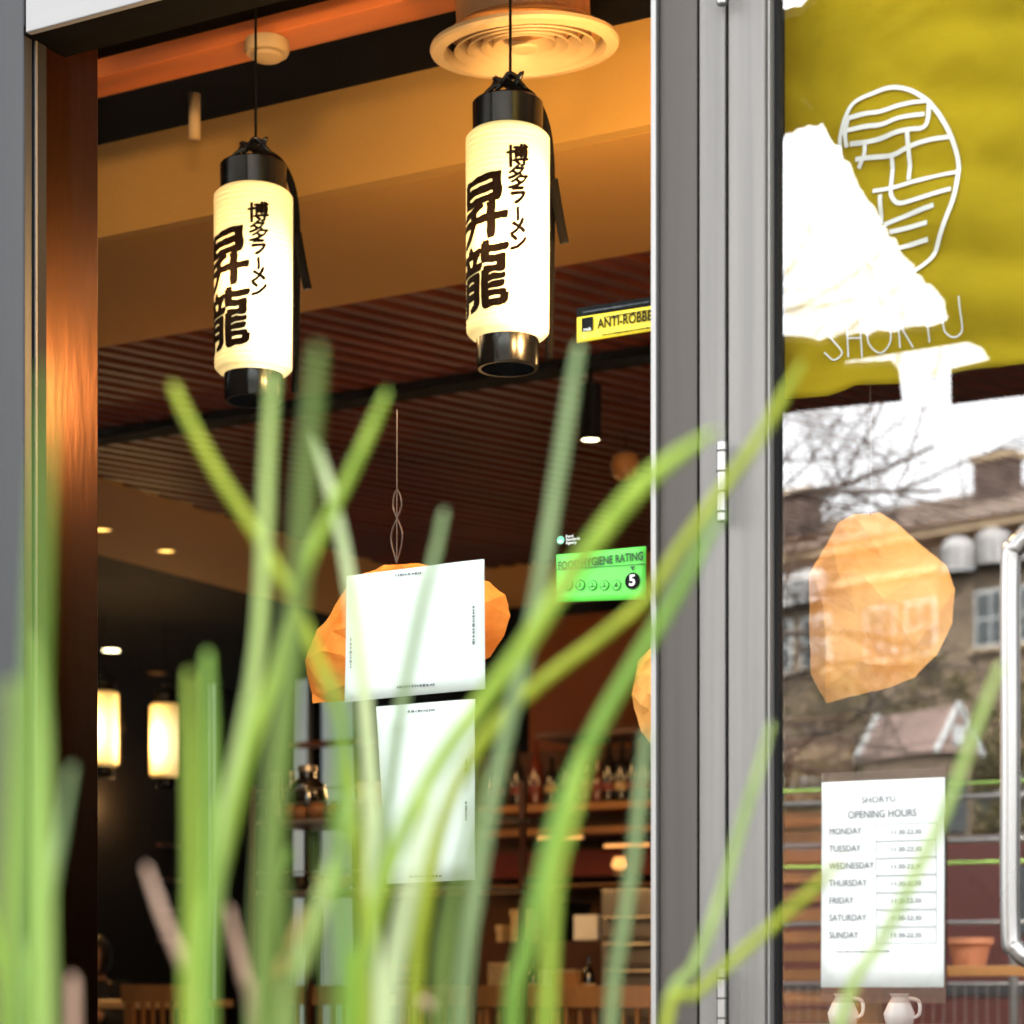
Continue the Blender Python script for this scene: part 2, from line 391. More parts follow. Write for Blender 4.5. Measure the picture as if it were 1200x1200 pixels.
# reveal
rx = xs(44, .0)
rv = tag(boxo('bronze_reveal', (rx-.05, rx, -.005, on_x(115, 600, rx).y, .1, 3.04), M['reveal'], None, .002), 'tall bronze metal reveal glowing orange at the left side of the window', 'panel')

# ================================================================== INTERIOR SHELL
H1, H2 = 3.05, 2.807
YF, YB = 1.6, 2.394
SX, SX2, SY, SY2 = -5.62, -6.61, 6.2, 7.2
def stc(name, dims, m): return struct(boxo(name, dims, m))
stc('ceiling_void', (-9.4, 2.6, .31, YF-.001, H1, H1+.05), M['blackmatte'])
stc('bulkhead', (-9.4, 2.6, YF, YF+.04, H2, H1+.05), M['tan'])
stc('soffit', (-9.4, 2.6, YF+.041, YB, H2-.001, H2+.04), M['tan2'])
stc('side_soffit', (SX2, SX, YB+.001, SY2, H2-.001, H2+.04), M['tan2'])
stc('rear_soffit', (SX+.001, 2.6, SY, SY2, H2-.001, H2+.04), M['tan2'])
stc('upper_ceiling', (-9.4, 2.6, YB+.002, 10.2, H2+.12, H2+.16), M['blackmatte'])
stc('left_wall', (-9.45, -9.4, -.05, 10.2, 0, 3.2), M['darkwall'])
stc('right_wall', (2.6, 2.65, -.05, 10.2, 0, 3.2), M['darkwall'])
stc('back_wall', (-9.4, 2.6, 10.2, 10.25, 0, 3.2), M['darkwall'])
# distant tan wall patch
p = on_y(187, 700, 9.0); q = on_y(187, 648, 9.0)
pw = on_y(185, 700, 8.9)
tag(boxo('brown_partition', (-9.39, pw.x, 8.9, 9.0, pw.z-.02, H2+.11), M['tan2']), 'tan plaster partition high at the far left above the dark doorway', 'wall')
# slatted ceiling
sc_ = struct(boxo('slatted_ceiling', (SX+.001, 2.58, YB+.003, SY-.001, H2+.11, H2+.119), M['blackmatte']))
sa = R(22); dirv = Vector((math.sin(sa), math.cos(sa))); nrm = Vector((math.cos(sa), -math.sin(sa)))
sp = .085; wd = .036
xr = -.3
def clip(c):
    # line points p = nrm*c + dirv*t inside x in [SX,xr], y in [YB,SY]
    base = nrm*c
    t0 = (YB+.004-base.y)/dirv.y; t1 = (SY-.004-base.y)/dirv.y
    ta = (SX+.004-base.x)/dirv.x; tb = (xr-base.x)/dirv.x
    a, b = max(t0, ta), min(t1, tb)
    return (a, b) if b-a > .03 else None
c = -8.0; ns = 0
while c < 1.0:
    r1, r2 = clip(c), clip(c+wd)
    if r1 and r2:
        a, b = nrm*c, nrm*(c+wd)
        quad = [a+dirv*r1[0], a+dirv*r1[1], b+dirv*r2[1], b+dirv*r2[0]]
        b2 = mk(); prism(b2, quad, H2+.002+random.uniform(0, .003), H2+.109)
        obj('slat', b2, M['slat'], sc_); ns += 1
    c += sp
# beam and strips in the black ceiling
bz = 3.005
yb1 = on_z(117, 115, bz).y; yb0 = on_z(117, 90, bz).y
tag(boxo('ceiling_beam', (-5.5, .5, min(yb0, yb1), max(yb0, yb1), bz, H1-.001), M['beam'], None, .002), 'orange stained timber beam across the black ceiling at the top', 'beam')
ya = on_z(142, 52, bz).y
tag(boxo('ceiling_batten', (on_z(150, 52, bz).x, .5, ya-.03, ya, bz+.02, H1-.001), M['wood'], None, .002), 'thin brown batten on the ceiling in front of the orange beam', 'batten')
# pipe
p = on_y(228, 100, 1.45); bb = mk(); tube(bb, [(p.x, 1.45, H1), (p.x, 1.45, xz(228, 140, 1.45)[1]-.05)], .015, 12)
tag(obj('ceiling_pipe', bb, M['cream'], None, True), 'short tan pipe dropping from the black ceiling left of the lantern', 'pipe')
# smoke detector
p = on_z(313, 68, bz-.04); sdt = thing('smoke_detector', 'round cream smoke detector under the orange beam', 'smoke detector', (p.x, p.y, bz))
bb = mk(); lathe(bb, [(.050, -.002), (.052, -.022), (.047, -.032)], (0,0,0), 32); obj('base', bb, M['cream'], sdt, 'auto')
bb = mk(); lathe(bb, [(.035, -.033), (.033, -.042), (.012, -.048)], (0,0,0), 24); obj('sensor_dome', bb, M['cream'], sdt, 'auto')
# diffuser
p = on_y(615, 57, 1.22)
df = thing('air_diffuser', 'large round ceiling air diffuser with concentric rings above the right lantern', 'air vent', tuple(p)); df.rotation_euler = (R(6), 0, 0)
df['category'] = 'air vent'
rr = .205
bb = mk(); lathe(bb, [(rr*.99, .012), (rr, .004), (rr*.985, -.003), (rr*.86, -.006), (rr*.82, .006), (rr*.82, .02)], (0,0,0), 64, None, False); obj('outer_ring', bb, M['cream'], df, 'auto')
for k, f in enumerate((.74, .60, .46, .33)):
    bb = mk(); z = -.004+.003*k
    lathe(bb, [(rr*f*.86, .030+z), (rr*f*.93, .012+z), (rr*f, z), (rr*f*1.01, z+.003), (rr*f*.95, .018+z), (rr*f*.89, .035+z)], (0,0,0), 56, None, False); obj('inner_ring', bb, M['cream'], df, 'auto')
bb = mk(); lathe(bb, [(rr*.16, .0), (rr*.14, -.004), (.002, -.005)], (0,0,0), 32); obj('centre_cone', bb, M['cream'], df, 'auto')
bb = mk(); lathe(bb, [(rr*.8, .036), (rr*.7, .05), (.145, .055), (.145, .22)], (0,0,0), 48, None, False); lathe(bb, [(rr*.8, .036), (.01, .038)], (0,0,0), 48, None, True); obj('duct', bb, M['wood'], df, 'auto')

# ================================================================== LANTERNS
def lantern_parts(root, H=.436, Rb=.0865, lm=None, text=True, cordz=.8):
    # local origin: bottom of paper body
    prof = []; N = 132
    for i in range(N+1):
        t = i/N; z = t*H
        e = min(t, 1-t); r = Rb*(1-.36*max(0, 1-e/.055)**2.2)*(1-.02*(1-t))
        r *= 1+.0045*math.cos(t*44*2*math.pi)
        prof.append((r, z))
    bb = mk(); lathe(bb, prof, (0,0,0), 64); obj('paper_body', bb, lm, root, True)
    bb = mk(); lathe(bb, [(.066, H-.012), (.0725, H-.006), (.073, H+.052), (.070, H+.056), (.064, H+.056), (.064, H+.02)], (0,0,0), 48, None, False); lathe(bb, [(.064, H+.02), (.01, H+.021)], (0,0,0), 48)
    obj('top_cap', bb, M['black'], root, 'auto')
    bb = mk(); lathe(bb, [(.060, .008), (.0645, .004), (.064, -.050), (.061, -.056), (.055, -.056), (.055, -.02)], (0,0,0), 48, None, False); lathe(bb, [(.055, -.02), (.01, -.021)], (0,0,0), 48)
    obj('bottom_cap', bb, M['black'], root, 'auto')
    # handle seen beside the lantern: in camera-facing frame
    ex = RT; ey = FW
    def L(u, w, v): return ex*u+ey*w+Vector((0, 0, v))
    bb = mk(); tube(bb, smooth_path([L(-.055, 0, H+.05), L(-.045, 0, H+.075), L(-.02, 0, H+.093), L(.012, 0, H+.088), L(.03, .01, H+.07)], 6), .0045, 8); obj('handle_loop', bb, M['black'], root, True)
    bb = mk(); tube(bb, smooth_path([L(-.012, 0, H+.098), L(.02, .0, H+.088), L(.055, .02, H+.072), L(.078, .04, H+.03), L(.088, .05, H-.03), L(.090, .05, H-.12), L(.089, .05, H-.3), L(.086, .05, -.02)], 6), .0085, 10); obj('strap', bb, M['blackmatte'], root, True)
    bb = mk(); tube(bb, smooth_path([L(.094, .02, H-.095), L(.098, .02, H-.12), L(.108, .02, H-.18), L(.117, .02, H-.225)], 5), .0098, 10); obj('strap_end', bb, M['blackmatte'], root, True)
    bb = mk()
    for k in range(5):
        a = k*1.3; tube(bb, smooth_path([L(.0+.02*math.cos(a), .0, H+.09), L(.03*math.cos(a+1), .02*math.sin(a), H+.112), L(.038*math.cos(a+2.3), 0, H+.083)], 4), .0052, 6)
    obj('knot', bb, M['black'], root, True)
    bb = mk(); tube(bb, [(0.006, 0, H+.02), (0.006, 0, H+cordz)], .0032, 8); obj('cord', bb, M['blackmatte'], root, True)
    if text:
        # wrapped brush writing; angle 0 faces camera, positive to the right
        base = math.atan2(-FW.y, -FW.x)
        def wrap(ang0, zc, src, dst, name, thick=.0016, jit=.0):
            def fn(co):
                a = base + ang0 + co.x/Rb; z = zc+co.y
                if jit: a += jit*noise.noise(Vector((co.x*70, co.y*70, zc*9)))/Rb; z += jit*noise.noise(Vector((co.x*60+7, co.y*60, zc*5)))
                r = Rb*(1-.02*(1-z/H))+thick+co.z
                return Vector((r*math.cos(a), r*math.sin(a), z))
            merge(dst, src, fn)
        bb = mk()
        s = Matrix.Scale(1, 4)
        for ch, zc in (('昇', H*.555), ('龍', H*.235)):
            for q_, (ox, oy) in enumerate(((0, 0), (.0045, .001), (-.0045, -.001), (.0006, .0034), (-.0006, -.0034), (.0034, .0028), (-.0034, -.0028), (.003, -.0026))):
                t = text_bm(ch, .128, 0, 0, cut=.007)
                for v in t.verts: v.co.x = v.co.x*1.0+ox; v.co.y = v.co.y*1.12+v.co.x*.12+oy
                wrap(-.70, zc, t, bb, '', thick=.0012+q_*.00012, jit=.0035)
        obj('large_lettering', bb, M['inkbrown'], root)
        bb = mk()
        for k, ch in enumerate('博多ラーメン'):
            if ch == 'ー':
                pass
            for q_, (ox, oy) in enumerate(((0, 0), (.0016, .0004), (-.0016, -.0004), (.0, .0014), (-.0, -.0014))):
                t = text_bm('|' if ch == 'ー' else ch, .030 if ch == 'ー' else (.048 if k < 2 else .040), 0, 0, cut=.007)
                zc = H*(.80-[0, .098, .18, .255, .325, .395][k])
                if k > 1: ox *= 1.45; oy *= 1.6
                for v in t.verts: v.co.x += ox; v.co.y += v.co.x*.15+oy
                wrap(.24, zc, t, bb, '', thick=.0012+q_*.00012, jit=.0015)
        obj('small_lettering', bb, M['inkbrown'], root)
def place(px, pyb, y):
    return on_y(px, pyb, y)
LG = 'paper lanterns hanging in the window'
p = place(595, 401, 1.0)
l1 = thing('paper_lantern', 'larger lit cream paper lantern with black brush writing, hanging below the round air vent', 'lantern', p, 0, LG)
lantern_parts(l1, lm=M['lantern'])
p2 = place(297, 442, 1.0)
l2 = dup(l1, p2, None, 'lit cream paper lantern with black brush writing, hanging at left under the smoke detector')
p3 = Vector((p.x+(p.x-p2.x), 1.0, p.z))
# far lanterns, plain
pf = on_y(193, 912, 7.3)
l4 = thing('paper_lantern', 'small amber lit lantern hanging far back in front of the grey pane', 'lantern', pf, 0, 'small amber lanterns at the back of the room')
lantern_parts(l4, lm=M['lantern_far'], text=False)
pf2 = on_y(121, 899, 7.0)
l5 = dup(l4, pf2, None, 'amber lit lantern far back, half hidden by the bronze reveal')
WARM = (1, .54, .20)
def point(loc, e, r=.06, col=WARM, name='lantern_bulb'):
    d = bpy.data.lights.new(name, 'POINT'); d.energy = e; d.shadow_soft_size = r; d.color = col
    o = bpy.data.objects.new(name, d); COL.objects.link(o); o.location = loc; return o
PL = .5
l2.scale = (1, 1, .947)
for c_ in l2.children:
    if c_.name.startswith('paper_body'):
        c_.data = c_.data.copy(); c_.data.materials[0] = M['lantern_peach']
l3 = dup(l1, p3, None, 'lit cream paper lantern hanging behind the mustard banner in the door')  # unseen, put in as a warm source for soffit and reveal
l6 = dup(l1, Vector((-1.25, 3.0, p.z)), None, 'lit cream paper lantern further inside the room behind the dark mullion')  # unseen lantern added for warm light on slats and soffit
for q in (p, p2, p3): point(q+Vector((0, -.13, .2)), PL, .08); point(q+Vector((0, .14, .2)), PL*1.2, .08)
point(p3+Vector((-.12, -.42, .0)), 3.5, .07); point(p3+Vector((-.17, -.14, .0)), 8.5, .06); point(Vector((-1.4, 3.0, p.z+.1)), 2.2, .1)  # added fill lights outside the lanterns, for reveal glow and warm slats
for q in (pf, pf2): point(q+Vector((.0, -.15, .2)), 2.6, .08)

# downlights: small round fittings, each with its own spot
def downlight(loc, e, aim, label, size=R(80), face='spot', lamp=True):
    t = thing('ceiling_spotlight', label, 'spotlight', loc)
    bb = mk(); lathe(bb, [(.045, .0), (.05, -.004), (.038, -.006), (.036, .0)], (0,0,0), 24, None, False); obj('trim_ring', bb, M['cream'], t, 'auto')
    bb = mk(); lathe(bb, [(.034, -.002), (.005, -.003)], (0,0,0), 20); obj('lamp_face', bb, M[face], t)
    if lamp:
        d = bpy.data.lights.new('spot_lamp', 'SPOT'); d.energy = e; d.spot_size = size; d.spot_blend = .9; d.color = WARM; d.shadow_soft_size = .05
        o = bpy.data.objects.new('spot_lamp', d); COL.objects.link(o); o.location = Vector(loc)-Vector((0, 0, .03))
        o.rotation_euler = (Vector(aim)-o.location).to_track_quat('-Z', 'Y').to_euler()
    return t
for k, x in enumerate((-3.6, -2.6, -1.5)):  # unseen spotlights added to warm the bulkhead
    downlight((x, .5, H1-.001), 1.9, (x-.4, 1.75, 2.75), ['warm ceiling spotlight nearest the left end of the window', 'warm ceiling spotlight above the middle of the window', 'warm ceiling spotlight nearest the door'][k], R(84))
for px, py, lb in ((195, 645, 'gold recessed downlight in the tan soffit at left'), (119, 620, 'small white downlight in the tan soffit beside the bronze reveal')):
    q = on_z(px, py, H2-.002); downlight(tuple(q), 6, tuple(q+Vector((.6, .4, -3))), lb, R(120), 'spotdim')
# floor-bounce lamps behind: table lamps, uplight on the soffits
# ================================================================== REAR OF ROOM
# track with spotlight
q = on_z(585, 440, H2-.01)
tr = thing('lighting_track', 'black ceiling lighting track running across the red slats', 'lighting track', (0, q.y, H2-.03))
boxo('rail', (-5.2, -.3, -.05, .05, 0, .029), M['blackmatte'], tr)
q2 = on_y(692, 516, q.y)
st = thing('track_spotlight', 'black cylinder spotlight hanging from the ceiling track near the yellow sticker', 'spotlight', (q2.x, q.y, q2.z))
bb = mk(); lathe(bb, [(.030, 0), (.034, .004), (.034, .17), (.030, .175)], (0,0,0), 24, None, False); obj('body', bb, M['blackmatte'], st, 'auto')
bb = mk(); tube(bb, [(0,0,.17), (0,0,H2-.03-q2.z)], .008, 8); obj('stem', bb, M['blackmatte'], st)
bb = mk(); lathe(bb, [(.027, .002), (.004, .001)], (0,0,0), 20); obj('lamp_face', bb, M['spot'], st)
# small hanging shade
q = on_y(733, 562, 4.2); sh = thing('small_lampshade', 'small brown basket shade hanging from the dark ceiling beside the track spotlight', 'lampshade', q)
bb = mk(); lathe(bb, [(.03, 0), (.045, .01), (.055, .05), (.045, .085), (.02, .1)], (0,0,0), 20); obj('shade', bb, M['wood'], sh, 'auto')
bb = mk(); tube(bb, [(0,0,.09), (0,0,H2+.03-q.z)], .002, 6); obj('cord', bb, M['blackmatte'], sh)

def crate_box(nm, px0, px1, py0, py1, y, dy, m, label, cat, bevel=.004):
    a = xz(px0, py1, y); b = xz(px1, py0, y)
    return tag(boxo(nm, (a[0], b[0], y, y+dy, a[1], b[1]), m, None, bevel), label, cat)
# bar back unit
yb = 7.0
bu = thing('back_bar', 'dark timber back bar with bottle shelves and oxblood panels', 'bar shelf', (0, yb, 0.1))
def inb(nm, px0, px1, py0, py1, y0, y1, m, bevel=.004):
    a = xz(px0, py1, yb+y0); b = xz(px1, py0, yb+y0)
    o = boxo(nm, (a[0], b[0], y0, y1, a[1]-.1, b[1]-.1), m, bu, bevel); return o
inb('back_panel', 555, 1000, 860, 1200, .40, .44, M['brownwall'])
inb('top_board', 628, 1000, 843, 858, 0, .40, M['wood_dark'])
inb('shelf', 555, 1000, 936, 946, 0, .39, M['wood'])
inb('shelf', 555, 1000, 966, 974, 0, .39, M['wood'])
inb('oxblood_panel', 555, 1000, 986, 1030, .1, .39, M['redwall'])
inb('shelf', 555, 1000, 1031, 1039, 0, .39, M['wood'])
inb('base_cabinet', 555, 1000, 1100, 1200, .02, .39, M['wood_dark'])
tag(boxo('terracotta_wall', (on_y(620, 800, 8.2).x, on_y(900, 800, 8.2).x, 8.2, 8.26, on_y(680, 846, 8.2).z-.3, on_y(680, 700, 8.2).z), M['orangewall']), 'terracotta wall above the back bar bottles', 'wall')
def bottle(bm, x, y, z, h, r):
    lathe(bm, [(r*.96, 0), (r, .01), (r, h*.55), (r*.8, h*.64), (r*.36, h*.74), (r*.32, h*.96), (r*.38, h*.97), (r*.36, h)], (x, y, z), 16)
shelfz = xz(690, 936, yb)[1]
names = ['tall dark bottle', 'slim dark bottle', 'red brown bottle', 'short dark bottle']
k = 0
bx = [xz(px, 900, yb+.15)[0] for px in (582, 606, 628, 647, 668, 686, 700, 714, 729, 743, 757)]
posn = ['at the far left end', 'second from the left', 'third from the left', 'fourth from the left', 'fifth from the left', 'in the middle', 'just right of the middle', 'fifth from the mullion', 'fourth from the mullion', 'third from the mullion', 'last before the mullion']
hts = [.27, .30, .33, .24, .31, .2, .21, .32, .30, .33, .3]
for i, x in enumerate(bx):
    b_ = thing('bottle', f"{'red brown' if i in (2, 5, 6) else 'black'} glass bottle on the back bar shelf, {posn[i]}", 'bottle', (x, yb+.15, shelfz), 0, 'bottles on the back bar')
    bb = mk(); bottle(bb, 0, 0, 0, hts[i], .038); obj('glass_body', bb, M['bottle_red'] if i in (2, 5, 6) else M['bottle'], b_, 'auto')
    bb = mk(); lathe(bb, [(.0388, .05), (.0388, .09)], (0,0,0), 16, None, False); obj('label', bb, M['lab'] if i in (3, 8) else M['redwall'], b_)
# strip light
q = xz(733, 992, yb-.05)
sl_ = thing('strip_light', 'short amber strip light glowing under the back bar shelf', 'light', (q[0], yb-.05, q[1]))
boxo('tube', (-.12, .12, 0, .02, 0, .012), M['fairy'], sl_); boxo('housing', (-.13, .13, .021, .04, -.004, .02), M['iron'], sl_)
q = xz(655, 983, yb-.05)
sl2 = dup(sl_, (q[0], yb-.05, q[1]), None, 'short amber strip light glowing under the back bar, left one behind the leaves')
# lamp with shade
q = xz(730, 1012, yb-.05)
tl = thing('table_lamp', 'small glowing amber lamp against the oxblood panel', 'lamp', (q[0], yb-.08, q[1]-.06))
bb = mk(); lathe(bb, [(.03, .03), (.045, .05), (.03, .09)], (0,0,0), 16); obj('glass_shade', bb, M['fairy'], tl, 'auto')
bb = mk(); lathe(bb, [(.035, 0), (.03, .01), (.006, .015), (.006, .032)], (0,0,0), 16); obj('base', bb, M['iron'], tl, 'auto')
for x_ in (-.9, .0, .9): point(Vector((on_y(690, 900, yb-.2).x+x_*.6, yb-.25, sl_.location.z+.5)), .22, .04, WARM, 'back_bar_lamp')  # added fill above the strips, no lamp stands here
point(Vector((on_y(150, 1000, 8.5).x, 8.4, 2.0)), 1.6, .05, WARM, 'wall_shelf_lamp')  # added fill to lift the dark shelf bottles, no lamp here
# fridge
q0 = xz(703, 1150, 5.6); q1 = xz(800, 1040, 5.6)
fg = thing('steel_fridge', 'stainless steel counter fridge with slatted drawers beside the mullion', 'fridge', (q0[0], 5.6, 0.1))
fw_ = q1[0]-q0[0]; fz = q1[1]-.1
boxo('cabinet', (0, fw_, .01, .6, 0, fz), M['iron'], fg, .006)
for i in range(4):
    z = fz-.12-i*.115
    d = boxo('drawer', (.015, fw_-.015, -.012, .008, z-.09, z), M['iron'], fg, .003)
    boxo('handle', (.05, fw_-.05, -.03, -.013, z-.02, z-.008), M['chrome'], d)
# white carton, dark screens
crate_box('white_carton', 672, 700, 1072, 1102, 5.7, .2, M['whitepot'], 'small white carton standing left of the steel fridge', 'carton')
tag(boxo('carton_shelf', (on_y(560, 1104, 5.65).x, q0[0]-.01, 5.65, 6.2, .1, on_y(680, 1103, 5.65).z), M['wood_dark']), 'dark cabinet carrying the cartons and trays beside the fridge', 'cabinet')
zz = on_y(680, 1103, 5.65).z+.001
for k_, (a, b, ht, m_, lb) in enumerate(((520, 546, .10, 'lab', 'beige paper box left of the leaves on the dark cabinet'), (562, 588, .07, 'cream', 'low cream tray on the dark cabinet'), (598, 630, .14, 'lab', 'taller beige box on the dark cabinet'), (636, 668, .17, 'blackmatte', 'black till screen box on the dark cabinet'))):
    x0, x1 = xz(a, 1100, 5.8)[0], xz(b, 1100, 5.8)[0]
    x0 = max(x0, on_y(560, 1104, 5.65).x+.01+0*k_) if k_ else x0
    if k_ == 0: continue
    o_ = thing('storage_box', lb, 'box', (x0, 5.8, zz)); boxo('carton', (0, x1-x0, 0, .2, 0, ht), M[m_], o_, .004); boxo('lid', (-.004, x1-x0+.004, -.004, .204, ht-.02, ht+.008), M[m_], o_, .002)
# steel rack left of the papers
yr = 3.2
rk = thing('steel_rack', 'open steel shelf rack with food and bottles behind the leaves', 'shelf rack', (0, yr, .1))
rx0, rx1 = xz(296, 960, yr)[0], xz(560, 960, yr)[0]
rz1 = xz(400, 958, yr)[1]-.1; rz2 = xz(400, 1042, yr)[1]-.1; rz3 = xz(400, 880, yr)[1]-.1
for z in (rz1, rz2): boxo('shelf', (rx0, rx1, 0, .35, z-.014, z), M['iron'], rk, .002)
for z in (rz1+.055, rz1+.1, rz2+.06):
    bb = mk(); tube(bb, [(rx0, 0, z), (rx1, 0, z)], .0025, 6); obj('rail', bb, M['iron'], rk)
for x in (rx0, rx1-.02):
    for yy in (0, .33): boxo('post', (x, x+.02, yy-.022, yy-.002, 0, rz1+.12), M['wood_dark'], rk)
FR = 'round fruits on the upper shelf of the rack'
fm = None
for i, (px, r, dz) in enumerate(((340, .038, 0), (352, .034, 0), (372, .04, 0), (392, .036, 0), (410, .04, 0), (430, .035, 0))):
    x = xz(px, 950, yr+.12)[0]
    bb = mk(); bmesh.ops.create_uvsphere(bb, u_segments=18, v_segments=12, radius=r)
    for v in bb.verts: v.co.z *= .85; v.co += v.co.normalized()*noise.noise(v.co*30+Vector((i, 0, 0)))*.003
    t = thing('fruit', ['orange fruit at the left end of the upper rack shelf', 'orange fruit just left of the dark jar', 'orange fruit just right of the dark jar', 'orange fruit below the folded yellow carton', 'orange fruit nearest the white notice', 'orange fruit hidden mostly behind the white notice'][i], 'fruit', (x, yr+.12, .1+rz1+r*.85), 0, FR)
    obj('flesh', bb, M['crate'], t, True)
    bb = mk(); tube(bb, [(0,0,r*.8), (.003, 0, r*.98)], .003, 6); obj('stalk', bb, M['bark'], t)
point(Vector((rx0+.5, yr-.3, rz1+.75)), 1.0, .05, WARM, 'rack_lamp'); point(Vector((on_y(560, 1100, 5).x, 4.9, 1.7)), 1.6, .08, WARM, 'table_lamp_light')  # added fills over rack and long table, no fittings there
# dark jar and yellow carton
x = xz(360, 930, yr+.2)[0]
t = thing('dark_jar', 'round black glass jar on the upper rack shelf', 'jar', (x, yr+.2, .1+rz1))
bb = mk(); lathe(bb, [(.05, 0), (.062, .03), (.072, .09), (.06, .14), (.03, .16), (.03, .18)], (0,0,0), 24); obj('glass_body', bb, M['bottle'], t, 'auto')
bb = mk(); lathe(bb, [(.034, .181), (.034, .2), (.01, .205)], (0,0,0), 18); obj('lid', bb, M['iron'], t, 'auto')
x = xz(412, 930, yr+.1)[0]
t = thing('folded_carton', 'pale yellow folded carton tilted on the upper rack shelf', 'carton', (x, yr+.24, .1+rz1+.01))
bb = mk(); box(bb, -.05, .05, -.03, .03, 0, .09); obj('carton', bb, M['cream'], t, .0)
bb = mk(); prism(bb, [(-.052, -.032), (.052, -.032), (.03, .03), (-.03, .03)], .091, .125); obj('flap', bb, M['cream'], t)
for i, px in enumerate((310, 326)):
    x = xz(px, 1000, yr+.15)[0]
    t = thing('glass_carafe', ['clear glass carafe at the left end of the upper rack shelf', 'clear glass carafe second from the left on the upper rack shelf'][i], 'carafe', (x, yr+.22, .1+rz1), 0, 'glass carafes on the rack')
    bb = mk(); lathe(bb, [(.03, 0), (.034, .05), (.02, .11), (.014, .15), (.018, .17)], (0,0,0), 20); obj('glass_body', bb, M['chrome'], t, 'auto')
    bb = mk(); lathe(bb, [(.016, .171), (.016, .185), (.006, .19)], (0,0,0), 16); obj('stopper', bb, M['iron'], t, 'auto')
for i, (px, m_) in enumerate(((352, 'bottle'), (378, 'crate'), (398, 'whitepot'), (430, 'bottle'))):
    x = xz(px, 1030, yr+.15)[0]
    t = thing('bowl', ['black bowl at the left of the lower rack shelf', 'orange bowl on the lower rack shelf', 'white bowl on the lower rack shelf', 'black bowl behind the lower notice on the rack'][i], 'bowl', (x, yr+.15, .1+rz2), 0, 'bowls on the lower rack shelf')
    bb = mk(); lathe(bb, [(.022, 0), (.024, .006), (.044, .03), (.05, .052), (.046, .05), (.03, .014)], (0,0,0), 24); obj('bowl_body', bb, M[m_], t, 'auto')
    bb = mk(); lathe(bb, [(.0505, .050), (.0515, .053), (.049, .055)], (0,0,0), 24, None, False); obj('rim', bb, M[m_], t, 'auto')
# grey daylight panes with bright mullion
def rear_pane(px0, px1, py0, y, lb, line):
    a, b = xz(px0, 1170, y), xz(px1, py0, y)
    t = thing('rear_window', lb, 'window', (a[0], y, .1))
    boxo('frosted_pane', (0, b[0]-a[0], 0, .01, 0, b[1]-.1), M['daylight'], t)
    lx = xz(line, 900, y-.03)[0]-a[0]
    boxo('mullion', (lx-.014, lx+.014, -.04, -.002, 0, b[1]-.1), M['steel_edge'], t)
    lx2 = lx+.05; boxo('dark_mullion', (lx2-.03, lx2+.03, -.03, -.002, 0, b[1]-.1), M['blackmatte'], t)
    boxo('frame', (-.03, b[0]-a[0]+.03, -.02, .02, b[1]-.099, b[1]-.04), M['blackmatte'], t)
rear_pane(186, 250, 765, 9.6, 'tall grey daylit pane behind the small amber lantern', 204)
rear_pane(343, 412, 780, 9.7, 'tall grey daylit pane behind the steel rack', 363)
# red shelf strip
a = xz(340, 875, 9.4); b = xz(395, 868, 9.4)
tag(boxo('wall_ledge', (a[0], b[0]+.3, 9.35, 9.55, a[1], b[1]), M['orangewall']), 'thin red brown ledge crossing the grey pane behind the rack', 'ledge')
# distant diffuser & glow
q = on_y(150, 713, 8.2)
d2 = thing('perforated_ceiling_lamp', 'flat round perforated lamp glowing copper below the tan partition', 'lamp', q)
bb = mk(); lathe(bb, [(.25, .0), (.26, .015), (.2, .03), (.02, .035)], (0,0,0), 40); obj('copper_disc', bb, M['beam'], d2, 'auto')
for k in range(18):
    a_ = 2*math.pi*k/18; bb = mk(); lathe(bb, [(.013, -.004), (.005, -.006)], (.2*math.cos(a_), .2*math.sin(a_), 0), 8); obj('bulb', bb, M['spotdim'], d2)
bb = mk(); tube(bb, [(0,0,.03), (0,0,H2-q.z+.1)], .006, 6); obj('stem', bb, M['blackmatte'], d2)
q = on_y(130, 763, 8.0); t = thing('pendant_light', 'small white disc light far back at left above the amber lantern', 'light', q)
bb = mk(); lathe(bb, [(.05, 0), (.055, .006), (.04, .012)], (0,0,0), 20); obj('lamp_face', bb, M['spot'], t); bb = mk(); tube(bb, [(0,0,.01), (0,0,H2-q.z+.1)], .004, 6); obj('cord', bb, M['blackmatte'], t)
q = on_y(168, 850, 9.3); t = thing('wall_lamp', 'orange glowing wall lamp between the two small amber lanterns', 'lamp', q)
bb = mk(); bmesh.ops.create_uvsphere(bb, u_segments=16, v_segments=10, radius=.032); obj('bulb', bb, M['glow'], t, True); boxo('bracket', (-.02, .02, .03, .1, -.03, .03), M['blackmatte'], t)
for i, (px, py, e) in enumerate(((133, 921, 'spotdim'), (130, 942, 'spotdim'), (119, 1022, 'glow'), (120, 1072, 'glow'))):
    q = on_y(px, py, 8.8); t = thing('candle_holder', ['small bright dish light just under the left amber lantern', 'dimmer dish light under the first one at far left', 'small glinting candle glass at far left', 'lowest glinting candle glass above the seated diner'][i], 'candle', q, 0, 'small lights on the far left wall')
    bb = mk(); lathe(bb, [(.02, 0), (.03, .006), (.028, .012)], (0,0,0), 14); obj('flame_disc', bb, M[e], t, 'auto')
    bb = mk(); lathe(bb, [(.034, -.006), (.036, -.001), (.01, -.012)], (0,0,0), 14); obj('dish', bb, M['iron'], t, 'auto')
    boxo('bracket', (-.006, .006, .02, .2, -.012, -.004), M['blackmatte'], t)
